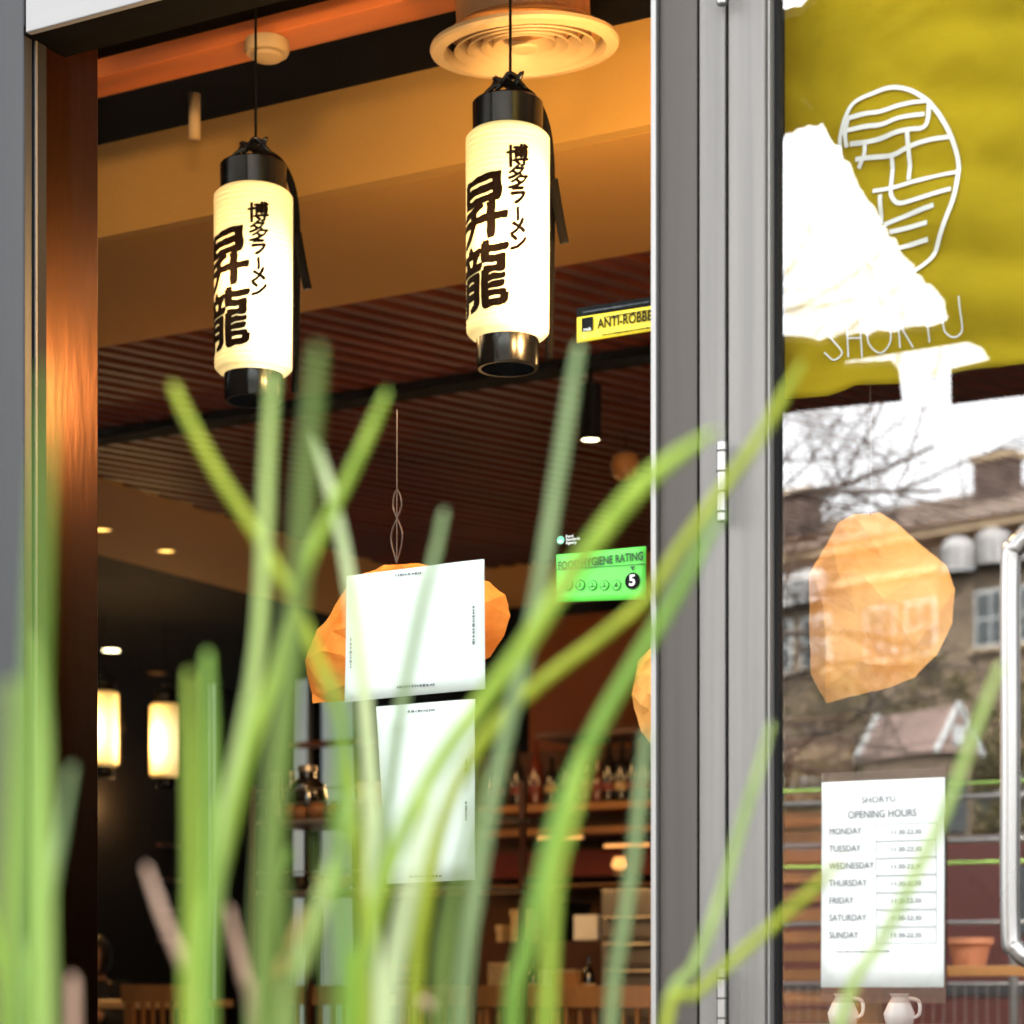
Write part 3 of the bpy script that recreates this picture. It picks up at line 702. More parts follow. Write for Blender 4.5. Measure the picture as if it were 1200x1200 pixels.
# display case on far left
a = xz(113, 1100, 9.0); 
t = thing('wine_shelf', 'dark shelf of small bottles against the far left wall', 'shelf', (a[0]-.4, 9.0, .1))
for k, py in enumerate((990, 1030, 1065, 1100)):
    z = xz(130, py, 9.0)[1]-.1; boxo('shelf', (0, .95, 0, .25, z-.02, z), M['wood_dark'], t, .002)
    for j in range(5):
        bb = mk(); bottle(bb, .45+j*.1, .12, z+.001, .12, .022); obj('bottle', bb, M['bottle_red'], t, 'auto')
# tables and chairs
def table(x0, x1, y0, y1, z, lb, m='wood_light'):
    t = thing('dining_table', lb, 'table', ((x0+x1)/2, (y0+y1)/2, .1)); w_, d_ = (x1-x0)/2, (y1-y0)/2
    boxo('table_top', (-w_, w_, -d_, d_, z-.135, z-.1), M[m], t, .003)
    for sx in (-1, 1):
        for sy in (-1, 1): boxo('leg', (sx*(w_-.05)-.025, sx*(w_-.05)+.025, sy*(d_-.05)-.025, sy*(d_-.05)+.025, 0, z-.136), M['wood_dark'], t)
a = xz(60, 1172, 5.2); b = xz(168, 1172, 5.2)
table(a[0], b[0], 5.2, 5.9, xz(130, 1173, 5.2)[1], 'pale wood dining table at far left in front of the seated diner')
a = xz(345, 1162, 4.2); b = xz(900, 1162, 4.2)
table(a[0], b[0], 4.2, 4.95, xz(560, 1168, 4.2)[1], 'long pale wood table running along below the lower notice')
def chair_proto(loc, rz, lb):
    t = thing('dining_chair', lb, 'chair', loc, rz, 'wooden dining chairs')
    boxo('seat', (-.2, .2, -.2, .2, .40, .435), M['wood'], t, .006)
    for sx in (-1, 1):
        boxo('leg', (sx*.18-.017, sx*.18+.017, .15, .185, 0, .399), M['wood'], t, .003)
        boxo('leg', (sx*.18-.017, sx*.18+.017, -.19, -.155, 0, .66), M['wood'], t, .003)
    bb = mk()
    n_ = 10
    for i in range(n_):
        x0, x1 = -.205+.41*i/n_, -.205+.41*(i+1)/n_
        f = lambda x: -.20-.05*(1-(x/.205)**2)
        v = [bb.verts.new((x, f(x)+dy, z)) for x in (x0, x1) for dy in (0, .022) for z in (.661, .735)]
        for q_ in ((0,1,5,4), (2,6,7,3), (0,4,6,2), (1,3,7,5)): bb.faces.new([v[j] for j in q_])
        if i in (0, n_-1): bb.faces.new([v[j] for j in ((0,2,3,1) if i == 0 else (4,5,7,6))])
    bmesh.ops.remove_doubles(bb, verts=bb.verts, dist=1e-5)
    obj('backrest', bb, M['wood'], t)
    for k in range(6):
        x = -.13+k*.052; boxo('spindle', (x-.007, x+.007, -.215, -.2, .436, .66), M['wood'], t)
    return t
a = on_y(186, 1168, 4.6)
ch = chair_proto((a.x, 4.6+.2, .1), 0, 'wooden chair with curved back beside the far left table')
ch.scale = (1, 1, 1)
for px, y, lb, rz in ((362, 4.0, 'wooden chair with curved back below the steel rack', .15), (520, 3.9, 'wooden chair at the long table below the lower notice', -.1), (700, 3.8, 'wooden chair at the long table beside the mullion', .1), (610, 3.85, 'wooden chair at the long table between the green stems', 0)):
    a = on_y(px, 1170, y); dup(ch, (a.x, y+.2, .1), rz, lb)

ztab = xz(560, 1168, 4.2)[1]+.001
CL = [('tumbler', 'glass tumbler', 425, .09), ('stacked_bowls', 'stack of dark bowls', 470, .12), ('menu_stand', 'upright cream menu card', 585, .13), ('sauce_bottle', 'small dark sauce bottle', 625, .14), ('tumbler', 'glass tumbler', 640, .1), ('napkin_box', 'wooden napkin box', 668, .09), ('sauce_bottle', 'small dark sauce bottle', 690, .15)]
WH = ['at the left end of the long table', 'on the long table below the steel rack', 'in the middle of the long table', 'beside the menu card on the long table', 'beside the sauce bottle on the long table', 'on the long table left of the fridge', 'at the right end of the long table']
for (nm, lb, px, h_), wh in zip(CL, WH):
    a = on_y(px, 1165, 4.5); t = thing(nm, lb+' '+wh, nm.replace('_', ' '), (a.x, 4.5, ztab))
    bb = mk()
    if nm == 'tumbler':
        lathe(bb, [(.026, 0), (.032, h_), (.030, h_), (.024, .008)], (0,0,0), 20, None, False); obj('glass_wall', bb, M['iron'], t, 'auto'); bb = mk(); lathe(bb, [(.025, .0), (.024, .02)], (0,0,0), 16); obj('base', bb, M['iron'], t, 'auto')
    elif nm == 'stacked_bowls':
        for k in range(4):
            b2 = mk(); z = k*.024; lathe(b2, [(.03, z), (.034, z+.008), (.065, z+.04), (.072, z+.052), (.068, z+.052), (.05, z+.028)], (0,0,0), 24, None, True); obj('bowl', b2, M['redwall'] if k % 2 else M['bottle'], t, 'auto')
        bb.free()
    elif nm == 'menu_stand':
        box(bb, -.05, .05, -.003, .003, .012, h_); obj('card', bb, M['lab'], t); bb = mk(); box(bb, -.055, .055, -.02, .02, 0, .014); obj('foot', bb, M['wood'], t)
    elif nm == 'sauce_bottle':
        bottle(bb, 0, 0, 0, h_, .024); obj('glass_body', bb, M['bottle'], t, 'auto'); bb = mk(); lathe(bb, [(.0245, .02), (.0245, .05)], (0,0,0), 16, None, False); obj('label', bb, M['lab'], t)
    else:
        box(bb, -.06, .06, -.05, .05, 0, h_); obj('box_body', bb, M['wood'], t, bevel=.004); bb = mk(); box(bb, -.045, .045, -.04, .04, h_+.001, h_+.012); obj('napkins', bb, M['lab'], t)
# ------------------------------------------------------------------ seated diner at far left
def diner(px, y, lb):
    a = on_y(px, 1100, y); X, Y = a.x, y
    t = thing('person', lb, 'person', (X, Y, .1))
    V = {'pelvis': (0, .1, .40), 'waist': (0, .06, .52), 'chest': (0, 0, .66), 'neckb': (0, -.03, .745), 'neck': (0, -.045, .79), 'headc': (0, -.06, .86), 'top': (0, -.06, .92),
         'ls': (-.16, -.02, .71), 'le': (-.21, -.10, .52), 'lw': (-.11, -.30, .60), 'rs': (.16, -.02, .71), 're': (.21, -.10, .52), 'rw': (.11, -.30, .60),
         'lh': (-.09, .08, .38), 'lk': (-.12, -.32, .38), 'la': (-.12, -.30, .05), 'lf': (-.12, -.42, .02), 'rh': (.09, .08, .38), 'rk': (.12, -.32, .38), 'ra': (.12, -.30, .05), 'rf': (.12, -.42, .02)}
    Rd = {'pelvis': .13, 'waist': .115, 'chest': .13, 'neckb': .055, 'neck': .045, 'headc': .07, 'top': .06, 'ls': .055, 'le': .04, 'lw': .026, 'rs': .055, 're': .04, 'rw': .026,
          'lh': .08, 'lk': .055, 'la': .038, 'lf': .03, 'rh': .08, 'rk': .055, 'ra': .038, 'rf': .03}
    E = [('pelvis','waist'), ('waist','chest'), ('chest','neckb'), ('neckb','neck'), ('neck','headc'), ('headc','top'), ('chest','ls'), ('ls','le'), ('le','lw'), ('chest','rs'), ('rs','re'), ('re','rw'),
         ('pelvis','lh'), ('lh','lk'), ('lk','la'), ('la','lf'), ('pelvis','rh'), ('rh','rk'), ('rk','ra'), ('ra','rf')]
    # hands: palm + five fingers each
    for s, w_ in ((-1, 'lw'), (1, 'rw')):
        wv = Vector(V[w_]); pk = w_+'palm'; V[pk] = wv+Vector((-s*.02, -.06, .0)); Rd[pk] = .028; E.append((w_, pk))
        for f in range(5):
            b0 = Vector(V[pk])
            if f == 4: d = Vector((-s*.03, -.02, .015))
            else: d = Vector((s*(.012*(f-1.5)), -.03-.004*(1.5-abs(f-1.5)), -.004))
            k1, k2 = pk+f'a{f}', pk+f'b{f}'; V[k1] = b0+d; V[k2] = b0+d*1.8+Vector((0, 0, -.012)); Rd[k1] = .0095; Rd[k2] = .008
            E.append((pk, k1)); E.append((k1, k2))
    keys = list(V); me = bpy.data.meshes.new('body'); me.from_pydata([V[k] for k in keys], [(keys.index(a_), keys.index(b_)) for a_, b_ in E], [])
    o = bpy.data.objects.new('body', me); COL.objects.link(o); o.parent = t; me.materials.append(M['skin'])
    sk = o.modifiers.new('skin', 'SKIN'); o.modifiers.new('sub', 'SUBSURF').levels = 1
    for i, k in enumerate(keys):
        me.skin_vertices[0].data[i].radius = (Rd[k], Rd[k])
    me.skin_vertices[0].data[0].use_root = True; sk.use_smooth_shade = True
    # head with face (sculpted ellipsoid)
    bb = mk(); bmesh.ops.create_uvsphere(bb, u_segments=32, v_segments=24, radius=1)
    for v in bb.verts:
        x, y_, z = v.co; v.co = Vector((x*.076*(1-.18*max(0, -z)), y_*.095, z*.112))
        if y_ < 0:
            nz_ = math.exp(-((v.co.x/.012)**2+((v.co.z+.012)/.026)**2)); v.co.y -= .02*nz_
            for sx in (-1, 1):
                ey_ = math.exp(-(((v.co.x-sx*.03)/.016)**2+((v.co.z-.012)/.012)**2)); v.co.y += .008*ey_
            ch_ = math.exp(-((v.co.x/.025)**2+((v.co.z+.085)/.02)**2)); v.co.y -= .008*ch_
    for v in bb.verts: v.co += Vector((0, -.065, .875))
    hd = obj('head', bb, M['skin'], t, True)
    for sx in (-1, 1):
        b2 = mk(); bmesh.ops.create_uvsphere(b2, u_segments=12, v_segments=8, radius=.011); 
        for v in b2.verts: v.co += Vector((sx*.03, -.148, .887))
        e_ = obj('eye', b2, M['ink'], t, True)
        b2 = mk(); bmesh.ops.create_uvsphere(b2, u_segments=12, v_segments=8, radius=1)
        for v in b2.verts: v.co = Vector((v.co.x*.009+sx*.077, v.co.y*.018-.06, v.co.z*.03+.875))
        obj('ear', b2, M['skin'], t, True)
    b2 = mk(); tube(b2, smooth_path([(-.024, -.152, .823), (0, -.158, .821), (.024, -.152, .823)], 4), [.002]+[.0045]*7+[.002], 8); obj('mouth', b2, M['redwall'], t, True)
    bb = mk(); bmesh.ops.create_uvsphere(bb, u_segments=32, v_segments=20, radius=1)
    for v in list(bb.verts):
        x, y_, z = v.co
        v.co = Vector((x*.088, y_*.105-.055, z*.122+.885)); v.co += Vector((0, 0, .003*noise.noise(v.co*40)))
    bmesh.ops.delete(bb, geom=[v for v in bb.verts if v.co.y < -.10 and v.co.z < .925 and abs(v.co.x) < .08], context='VERTS')
    h_ = obj('hair', bb, M['hair'], t, True); h_.modifiers.new('solid', 'SOLIDIFY').thickness = .008
    bb = mk()
    lathe(bb, [(.125, 0), (.135, .1), (.14, .2), (.15, .26), (.1, .33), (.055, .36)], (0, .03, .40), 28, None, False)
    for v in bb.verts: v.co.x *= 1.28; v.co.y -= (v.co.z-.4)*.2
    sh_ = obj('shirt', bb, M['shirt'], t, True); sh_.modifiers.new('solid', 'SOLIDIFY').thickness = .006
    for s in (-1, 1):
        b2 = mk(); tube(b2, smooth_path([(s*.14, -.02, .72), (s*.18, -.05, .64), (s*.21, -.10, .53), (s*.16, -.2, .56)], 4), [.07, .068, .066, .064, .06, .058, .056, .054, .052, .05, .05, .048, .046], 14, False); obj('sleeve', b2, M['shirt'], t, True)
        b2 = mk(); tube(b2, smooth_path([(s*.08, .1, .38), (s*.11, -.1, .385), (s*.12, -.33, .38), (s*.125, -.31, .2), (s*.12, -.3, .06)], 4), .075, 14, False); obj('trouser_leg', b2, M['shirt'], t, True)
    boxo('stool_top', (-.2, .2, -.1, .28, .27, .30), M['wood_dark'], None, .005)
    st_ = bpy.data.objects['stool_top']; st_.name = 'stool'; st_.location = (X, Y, .1)
    tag(st_, 'low dark stool under the seated diner at far left', 'stool')
    for sx in (-1, 1):
        for sy in (-.07, .25): boxo('leg', (sx*.17-.015, sx*.17+.015, sy-.015, sy+.015, 0, .269), M['wood_dark'], st_)
diner(118, 6.5, 'dark haired diner seated at the far left table, face half hidden by the bronze reveal')

# ================================================================== PAPER ORNAMENTS
def ornament(pts, y, depth, lb, cordtop, seedv, mt='orange'):
    # outline in photo pixels at plane y -> crumpled closed paper body of real depth
    P = [on_y(px, py, y) for px, py in pts]
    c = sum(P, Vector())/len(P)
    t = thing('paper_ornament', lb, 'paper ornament', c, 0, 'crumpled orange paper ornaments hung inside the glass')
    from mathutils.geometry import delaunay_2d_cdt
    bb = mk(); n = len(P); rnd = random.Random(seedv)
    Q = []
    for i in range(n):
        a_, b_ = P[i], P[(i+1) % n]
        for k in range(2): Q.append(a_.lerp(b_, k/2)-c)
    B2 = [Vector((q.x, q.z)) for q in Q]; NB = len(B2)
    R0 = max(v_.length for v_ in B2)
    def edge_d(v_):
        m_ = 9
        for i in range(NB):
            a_, b_ = B2[i], B2[(i+1) % NB]; ab = b_-a_; t_ = max(0, min(1, (v_-a_).dot(ab)/max(ab.length_squared, 1e-12))); m_ = min(m_, (v_-a_-ab*t_).length)
        return m_
    def inside(v_):
        r_ = False; j = NB-1
        for i in range(NB):
            if (B2[i].y > v_.y) != (B2[j].y > v_.y) and v_.x < (B2[j].x-B2[i].x)*(v_.y-B2[i].y)/(B2[j].y-B2[i].y)+B2[i].x: r_ = not r_
            j = i
        return r_
    I2 = []
    while len(I2) < 36:
        v_ = Vector((rnd.uniform(-R0, R0), rnd.uniform(-R0, R0)))
        if inside(v_) and edge_d(v_) > R0*.05 and all((v_-u_).length > R0*.16 for u_ in I2): I2.append(v_)
        elif rnd.random() < .002: break
    pts2 = B2+I2
    vs, _, fs, _, _, _ = delaunay_2d_cdt(pts2, [(i, (i+1) % NB) for i in range(NB)], [], 1, 1e-6)
    for sign in (-1, 1):
        def dep(i_, v_):
            if i_ < NB: return .12*depth*noise.noise(Vector((v_.x*22, v_.y*22, seedv)))
            e_ = min(1, edge_d(v_)/(R0*.55)); rd_ = 1-2*abs(noise.noise(Vector((v_.x*9+v_.y*4, v_.y*6, seedv*3+sign))))
            return sign*depth*(math.sqrt(e_)*.62+.42*rd_*e_**.4*.9+rnd.uniform(-.07, .07))
        vv = [bb.verts.new((v_.x, dep(i_, v_), v_.y)) for i_, v_ in enumerate(vs)]
        for f_ in fs:
            bb.faces.new([vv[k] for k in f_] if sign < 0 else [vv[k] for k in f_][::-1])
    bmesh.ops.remove_doubles(bb, verts=bb.verts, dist=1e-6)
    o = obj('crumpled_shade', bb, M[mt], t)
    sb_ = o.modifiers.new('sub', 'SUBSURF'); sb_.subdivision_type = 'SIMPLE'; sb_.levels = 3; sb_.render_levels = 3
    tx = bpy.data.textures.new('creases', 'CLOUDS'); tx.noise_scale = .022; tx.noise_depth = 2
    dm = o.modifiers.new('crease', 'DISPLACE'); dm.texture = tx; dm.strength = .0032; dm.mid_level = .5
    ct = on_y(cordtop[0], cordtop[1], y)-c; cb = on_y(cordtop[0], cordtop[2], y)-c
    bb = mk(); tube(bb, [cb, cb+Vector((0, 0, .02)), ct], .0012, 6); obj('cord', bb, M['wood_dark'], t)
    if mt == 'orange_pale': return t
    bb = mk(); k0 = cb+Vector((0, 0, .05))
    tube(bb, smooth_path([cb, k0+Vector((.012, 0, .0)), k0+Vector((-.008, 0, .05)), k0+Vector((.0, 0, .08)), k0+Vector((.01, 0, .05)), k0+Vector((-.012, 0, .0)), cb], 5), .0016, 6); obj('loop', bb, M['wood_dark'], t)
    return t
ornament([(362, 760), (372, 738), (392, 715), (405, 690), (425, 672), (450, 662), (490, 660), (540, 672), (572, 682), (592, 697), (598, 722), (590, 745), (574, 770), (560, 778), (540, 800), (470, 815), (400, 822), (366, 824), (361, 800)], .35, .09, 'crumpled orange paper ornament hanging behind the upper white notice', (465, 480, 660), 1.0)
ornament([(948, 673), (965, 645), (983, 613), (1000, 603), (1030, 601), (1050, 612), (1075, 635), (1108, 662), (1119, 690), (1116, 730), (1098, 768), (1072, 794), (1040, 806), (1000, 816), (968, 824), (950, 790), (948, 730)], .12, .045, 'crumpled orange paper ornament hanging inside the glass door above the opening hours', (1020, -100, 604), 2.3, 'orange_pale')
ornament([(743, 800), (748, 775), (762, 760), (790, 755), (825, 765), (850, 790), (852, 830), (835, 870), (800, 890), (772, 882), (752, 858), (744, 830)], .3, .07, 'crumpled pale orange paper ornament half hidden behind the dark mullion', (795, 400, 757), 4.1, 'orange_pale')

# ================================================================== NOTICES AND STICKERS
def sheet(name, corners, y, m, lb, cat, curl=.004):
    # corners in px: tl,tr,br,bl on plane y
    P = [on_y(a_, b_, y) for a_, b_ in corners]; c = (P[0]+P[2])/2
    t = thing(name, lb, cat, (c.x, y, c.z))
    bb = mk(); n = 8; g_ = []
    for j in range(n+1):
        row = []
        for i in range(n+1):
            u, v = i/n, j/n
            p_ = P[0].lerp(P[1], u).lerp(P[3].lerp(P[2], u), v)
            row.append(bb.verts.new((p_.x-c.x, curl*(abs(u-.5)*2)**4*.6+curl*.3*math.sin(u*5+v*3), p_.z-c.z)))
        g_.append(row)
    for j in range(n):
        for i in range(n): bb.faces.new((g_[j][i], g_[j][i+1], g_[j+1][i+1], g_[j+1][i]))
    o = obj('sheet', bb, m, t, True); s_ = o.modifiers.new('solid', 'SOLIDIFY'); s_.thickness = .0006; s_.offset = 0
    def loc(px, py, dy=-.003):
        q = on_y(px, py, y); return Vector((q.x-c.x, dy, q.z-c.z))
    return t, loc
def put_text(parent, name, s, pos, size, m, dy=0, rot=0, sx=1, offset=0, shear=0, align='CENTER'):
    tb = text_bm(s, size, .0002, offset, align)
    bb = mk()
    ca, sa_ = math.cos(rot), math.sin(rot)
    def fn(co):
        x, z = co.x*sx, co.y
        return Vector((pos.x+x*ca-z*sa_, pos.y+dy-co.z, pos.z+x*sa_+z*ca))
    merge(bb, tb, fn); return obj(name, bb, m, parent)
def dashes(parent, name, pos, length, h, m, seedv, rot=0):
    bb = mk(); rnd = random.Random(seedv); x = -length/2
    ca, sa_ = math.cos(rot), math.sin(rot)
    Mx = Matrix.Translation(pos) @ Matrix.Rotation(-rot, 4, 'Y')
    while x < length/2:
        w_ = h*rnd.uniform(.5, 1.6); hh = h*rnd.uniform(.35, .6)
        box(bb, x, min(x+w_, length/2), -.0002, .0002, -hh, hh, Mx); x += w_+h*rnd.uniform(.25, .7)
    return obj(name, bb, m, parent)
Yn = .010
t, L_ = sheet('paper_notice', [(405, 675), (567, 655), (567, 807), (403, 823)], Yn, M['paper'], 'upper white paper notice taped inside the window, wider than tall', 'notice')
for (px, py, ln, ro, sd_) in ((480, 673, .05, .0, 1), (556, 733, .06, math.pi/2, 2), (488, 804, .07, 0, 3), (412, 765, .05, math.pi/2, 4)):
    dashes(t, 'faint_print', L_(px, py), ln, .0035, M['greyink'], sd_, ro)
t, L_ = sheet('paper_notice', [(440, 828), (556, 819), (555, 1031), (452, 1036)], Yn, M['paper'], 'lower white paper notice taped inside the window, taller than wide', 'notice')
for (px, py, ln, ro, sd_) in ((495, 833, .05, .0, 5), (547, 897, .02, math.pi/2, 6), (547, 950, .03, math.pi/2, 7), (500, 1027, .06, 0, 8)):
    dashes(t, 'faint_print', L_(px, py), ln, .0035, M['greyink'], sd_, ro)
# hygiene sticker
t, L_ = sheet('hygiene_rating_sticker', [(652, 650), (757, 640), (757, 702), (652, 706)], .006, M['green'], 'bright green food hygiene rating sticker showing a black circled five', 'sticker', .0004)
put_text(t, 'lettering', 'FOOD HYGIENE RATING', L_(704, 658, -.0025), .0175, M['greenink'], 0, R(1), .74, .0004)
for i, px in enumerate((667, 681, 695, 709, 723)):
    c_ = L_(px, 686, -.0022); bb = mk(); lathe(bb, [(.0078, -.0002), (.0078, .0002)], c_, 20, Matrix.Rotation(R(90), 4, 'X'))
    # ring
    o_ = obj('grey_circle', bb, M['greenink'], t)
    bb = mk(); lathe(bb, [(.0066, -.0004), (.0066, .0004)], c_+Vector((0, -.0004, 0)), 20, Matrix.Rotation(R(90), 4, 'X')); obj('circle_fill', bb, M['green'], t)
    put_text(t, 'numeral', str(i), L_(px, 686, -.0036), .011, M['greenink'])
c_ = L_(742, 681, -.0025); bb = mk(); lathe(bb, [(.0125, -.0003), (.0125, .0003)], c_, 28, Matrix.Rotation(R(90), 4, 'X')); obj('black_circle', bb, M['ink'], t)
put_text(t, 'numeral', '5', L_(742, 681, -.0034), .023, M['whiteink'], 0, 0, 1, .0004)
bb = mk(); a_, b_ = L_(652, 668, -.0024), L_(757, 661, -.0024)
v = [bb.verts.new(a_+Vector((0,0,.0006))), bb.verts.new(b_+Vector((0,0,.0006))), bb.verts.new(b_-Vector((0,0,.0006))), bb.verts.new(a_-Vector((0,0,.0006)))]; bb.faces.new(v)
w1 = L_(742, 667, -.0024); bb.faces.new([bb.verts.new(w1+Vector((-.004, 0, .004))), bb.verts.new(w1+Vector((.004, 0, .004))), bb.verts.new(w1-Vector((0, 0, .003)))])
obj('rule_line', bb, M['greenink'], t)
# agency mark above
c_ = on_y(657, 633, .004)
t = thing('agency_logo_sticker', 'small round mint green logo with three lines of white print above the green sticker', 'sticker', c_)
bb = mk(); lathe(bb, [(.0062, -.0003), (.0062, .0003)], (0,0,0), 24, Matrix.Rotation(R(90), 4, 'X')); obj('logo_disc', bb, M['mint'], t)
bb = mk(); prism(bb, [(-.0045, -.0035), (.0045, -.0035), (.002, -.0008), (-.003, -.0004)], .0004, .0008)
for v in bb.verts: v.co = Vector((v.co.x, -v.co.z, v.co.y))
obj('logo_swoosh', bb, M['whiteink'], t)
for k, s_ in enumerate(('Food', 'Standards', 'Agency')):
    put_text(t, 'lettering', s_, Vector((.009, -.0005, .0045-.005*k)), .0062, M['whiteink'], 0, 0, 1, 0, 0, 'LEFT')
# yellow sticker
YS = .006
t, L_ = sheet('security_sticker', [(676, 372), (800, 353), (800, 382), (676, 402)], YS, M['yellow'], 'yellow anti robbery sticker with a black strip, cut off by the mullion', 'sticker', .0003)
bb = mk(); P4 = [L_(676, 361, -.0004), L_(800, 342, -.0004), L_(800, 352.6, -.0004), L_(676, 371.6, -.0004)]
a4 = [bb.verts.new(p_) for p_ in P4]; b4 = [bb.verts.new(p_+Vector((0, .0008, 0))) for p_ in P4]
bb.faces.new(a4); bb.faces.new(b4[::-1])
for i in range(4): bb.faces.new((a4[i], b4[i], b4[(i+1) % 4], a4[(i+1) % 4]))
obj('black_strip', bb, M['ink'], t)
slope = .0
dashes(t, 'small_print', L_(722, 360, -.001), .11, .0022, M['greyink'], 11, slope)
dashes(t, 'small_print', L_(738, 367.5, -.002), .085, .0022, M['ink'], 12, slope)
dashes(t, 'small_print', L_(738, 388, -.002), .09, .0022, M['ink'], 13, slope)
put_text(t, 'lettering', 'ANTI-ROBBERY DEVICE', L_(701, 380.5, -.0022), .0205, M['ink'], 0, 0, .78, .0003, 0, 'LEFT')
c_ = L_(689, 382, -.002); bb = mk(); box(bb, c_.x-.0095, c_.x+.0095, c_.y-.0004, c_.y+.0004, c_.z-.008, c_.z+.0125); obj('black_square', bb, M['ink'], t)
put_text(t, 'square_print', 'mab', Vector((c_.x, c_.y-.0006, c_.z-.0055)), .008, M['whiteink'])
# opening hours
YO = -.010
t, L_ = sheet('opening_hours_sign', [(963, 917), (1107, 911), (1106, 1157), (962, 1157)], YO, M['paper'], 'white opening hours sheet listing the weekdays on the glass door', 'sign', .0008)
put_text(t, 'heading', 'SHORYU', L_(1030, 937, -.002), .013, M['greyink'])
put_text(t, 'heading', 'OPENING HOURS', L_(1034, 954, -.002), .0155, M['greyink'], 0, 0, .82)
for i, dn in enumerate(('MONDAY', 'TUESDAY', 'WEDNESDAY', 'THURSDAY', 'FRIDAY', 'SATURDAY', 'SUNDAY')):
    py = 975+i*20.2
    put_text(t, 'weekday', dn, L_(972, py, -.002), .0135, M['greyink'], 0, 0, .82, 0, 0, 'LEFT')
    bb = mk(); a_, b_ = L_(1027, py-9, -.002), L_(1098, py+9, -.002); e = .0005
    for (x0, x1, z0, z1) in ((a_.x, b_.x, a_.z-e, a_.z), (a_.x, b_.x, b_.z, b_.z+e), (a_.x, a_.x+e, b_.z+e, a_.z-e), (b_.x-e, b_.x, b_.z+e, a_.z-e)): box(bb, x0, x1, -.0022, -.0018, z0, z1)
    obj('time_box', bb, M['greyink'], t)
    put_text(t, 'hours', '11:30-22:30', L_(1062, py, -.002), .0095, M['greyink'])
dashes(t, 'faint_print', L_(1012, 1115, -.002), .08, .0018, M['greyink'], 21, 0)
bb = mk(); a_, b_ = L_(962, 1175, .003), L_(1108, 899, .003); box(bb, a_.x, b_.x, .0020, .0028, a_.z, b_.z); obj('plastic_sleeve', bb, M['holder'], t)

# ================================================================== MUSTARD BANNER
YBn = .045
def fold(x, z):
    return .026*(.5-abs(noise.noise(Vector((x*3+z*9, z*2.2-x*2.5, 3)))))+.009*(.5-abs(noise.noise(Vector((x*14-z*10, z*16, 5)))))+.008*math.sin(x*9+1.2*math.sin(z*3))+.006*math.sin(x*21+z*7)+.012*noise.noise(Vector((x*4, 0, z*5)))
bx0, bx1 = xs(911, YBn)-.05, xR-.11
ztop = 3.2
pix = [(905, 468), (925, 466), (965, 461), (982, 453), (995, 446), (1060, 443), (1120, 433), (1200, 424), (1300, 412), (1500, 390)]
bl = [xz(a_, b_, YBn) for a_, b_ in pix]
def zb(x):
    for (xa_, za_), (xb_, zb_) in zip(bl, bl[1:]):
        if x <= xb_ or (xb_, zb_) == bl[-1]:
            f = max(0, min(1.5, (x-xa_)/(xb_-xa_))); return za_+(zb_-za_)*min(f, 1)
bn = thing('fabric_banner', 'mustard yellow fabric banner with white ring emblem hanging inside the door', 'banner', ((bx0+bx1)/2, YBn, ztop))
cx = (bx0+bx1)/2
bb = mk(); nx, nz_ = 210, 130; G = []
for j in range(nz_+1):
    row = []
    for i in range(nx+1):
        x = bx0+(bx1-bx0)*i/nx; z = ztop+(zb(x)-ztop)*j/nz_
        row.append(bb.verts.new((x-cx, fold(x, z), z-ztop)))
    G.append(row)
for j in range(nz_):
    for i in range(nx): bb.faces.new((G[j][i], G[j][i+1], G[j+1][i+1], G[j+1][i]))
o = obj('cloth', bb, M['cloth'], bn, True); s_ = o.modifiers.new('solid', 'SOLIDIFY'); s_.thickness = .0012; s_.offset = 1
bb = mk(); tube(bb, [(bx0-cx, .0, .012), (bx1-cx, 0, .012)], .012, 12); obj('rod', bb, M['blackmatte'], bn, True)
def ribbons(lines, wpx, name, conv):
    bb = mk()
    for ln in lines:
        P = smooth_path([Vector((*conv(a_, b_), 0)) for a_, b_ in ln], 6) if len(ln) > 2 else [Vector((*conv(*ln[0]), 0)).lerp(Vector((*conv(*ln[1]), 0)), k/12) for k in range(13)]
        Q = [Vector((*xz(p_.x, p_.y, YBn), 0)) for p_ in P]
        w_ = wpx/900.0
        prev = None
        for i, q in enumerate(Q):
            tdir = (Q[min(i+1, len(Q)-1)]-Q[max(i-1, 0)]); 
            if tdir.length < 1e-9: continue
            tdir.normalize(); n_ = Vector((-tdir.y, tdir.x, 0))*w_/2
            cur = []
            for sgn in (1, -1):
                p_ = q+n_*sgn
                cur.append(bb.verts.new((p_.x-cx, fold(p_.x, p_.y)-.0042, p_.y-ztop)))
            if prev: bb.faces.new((prev[0], cur[0], cur[1], prev[1]))
            prev = cur
    o = obj(name, bb, M['whiteink'], bn); s2 = o.modifiers.new('solid', 'SOLIDIFY'); s2.thickness = .0006
    return o
cv = lambda a_, b_: (800+a_/3, b_/3)
EMB = [[(540,470),(570,400),(600,355),(660,325),(720,305),(770,305),(830,330),(880,375),(930,450),(960,530),(968,600),(965,680),(940,760),(910,830),(870,910),(800,960),(720,955),(640,900),(580,810),(545,700),(532,580),(540,470)],
 [(575,410),(640,395),(690,390),(750,370),(810,355),(860,350)], [(565,450),(640,440),(700,435),(760,415),(850,400)], [(575,495),(640,490),(700,480),(750,465),(800,455),(845,448),(860,425),(865,350)],
 [(575,410),(560,460),(562,505)], [(590,545),(680,540),(740,535),(800,510),(870,490),(945,480)], [(630,490),(625,530),(600,575)], [(790,460),(792,630)],
 [(725,540),(728,660),(740,700),(770,715),(850,700),(950,670)], [(660,665),(720,660),(800,640),(880,620),(960,605)], [(700,785),(750,770),(820,750),(890,728)], [(720,810),(800,800),(865,788)], [(740,870),(800,858),(865,843)], [(690,680),(690,780)]]
ribbons(EMB, 5.8, 'ring_emblem', cv)
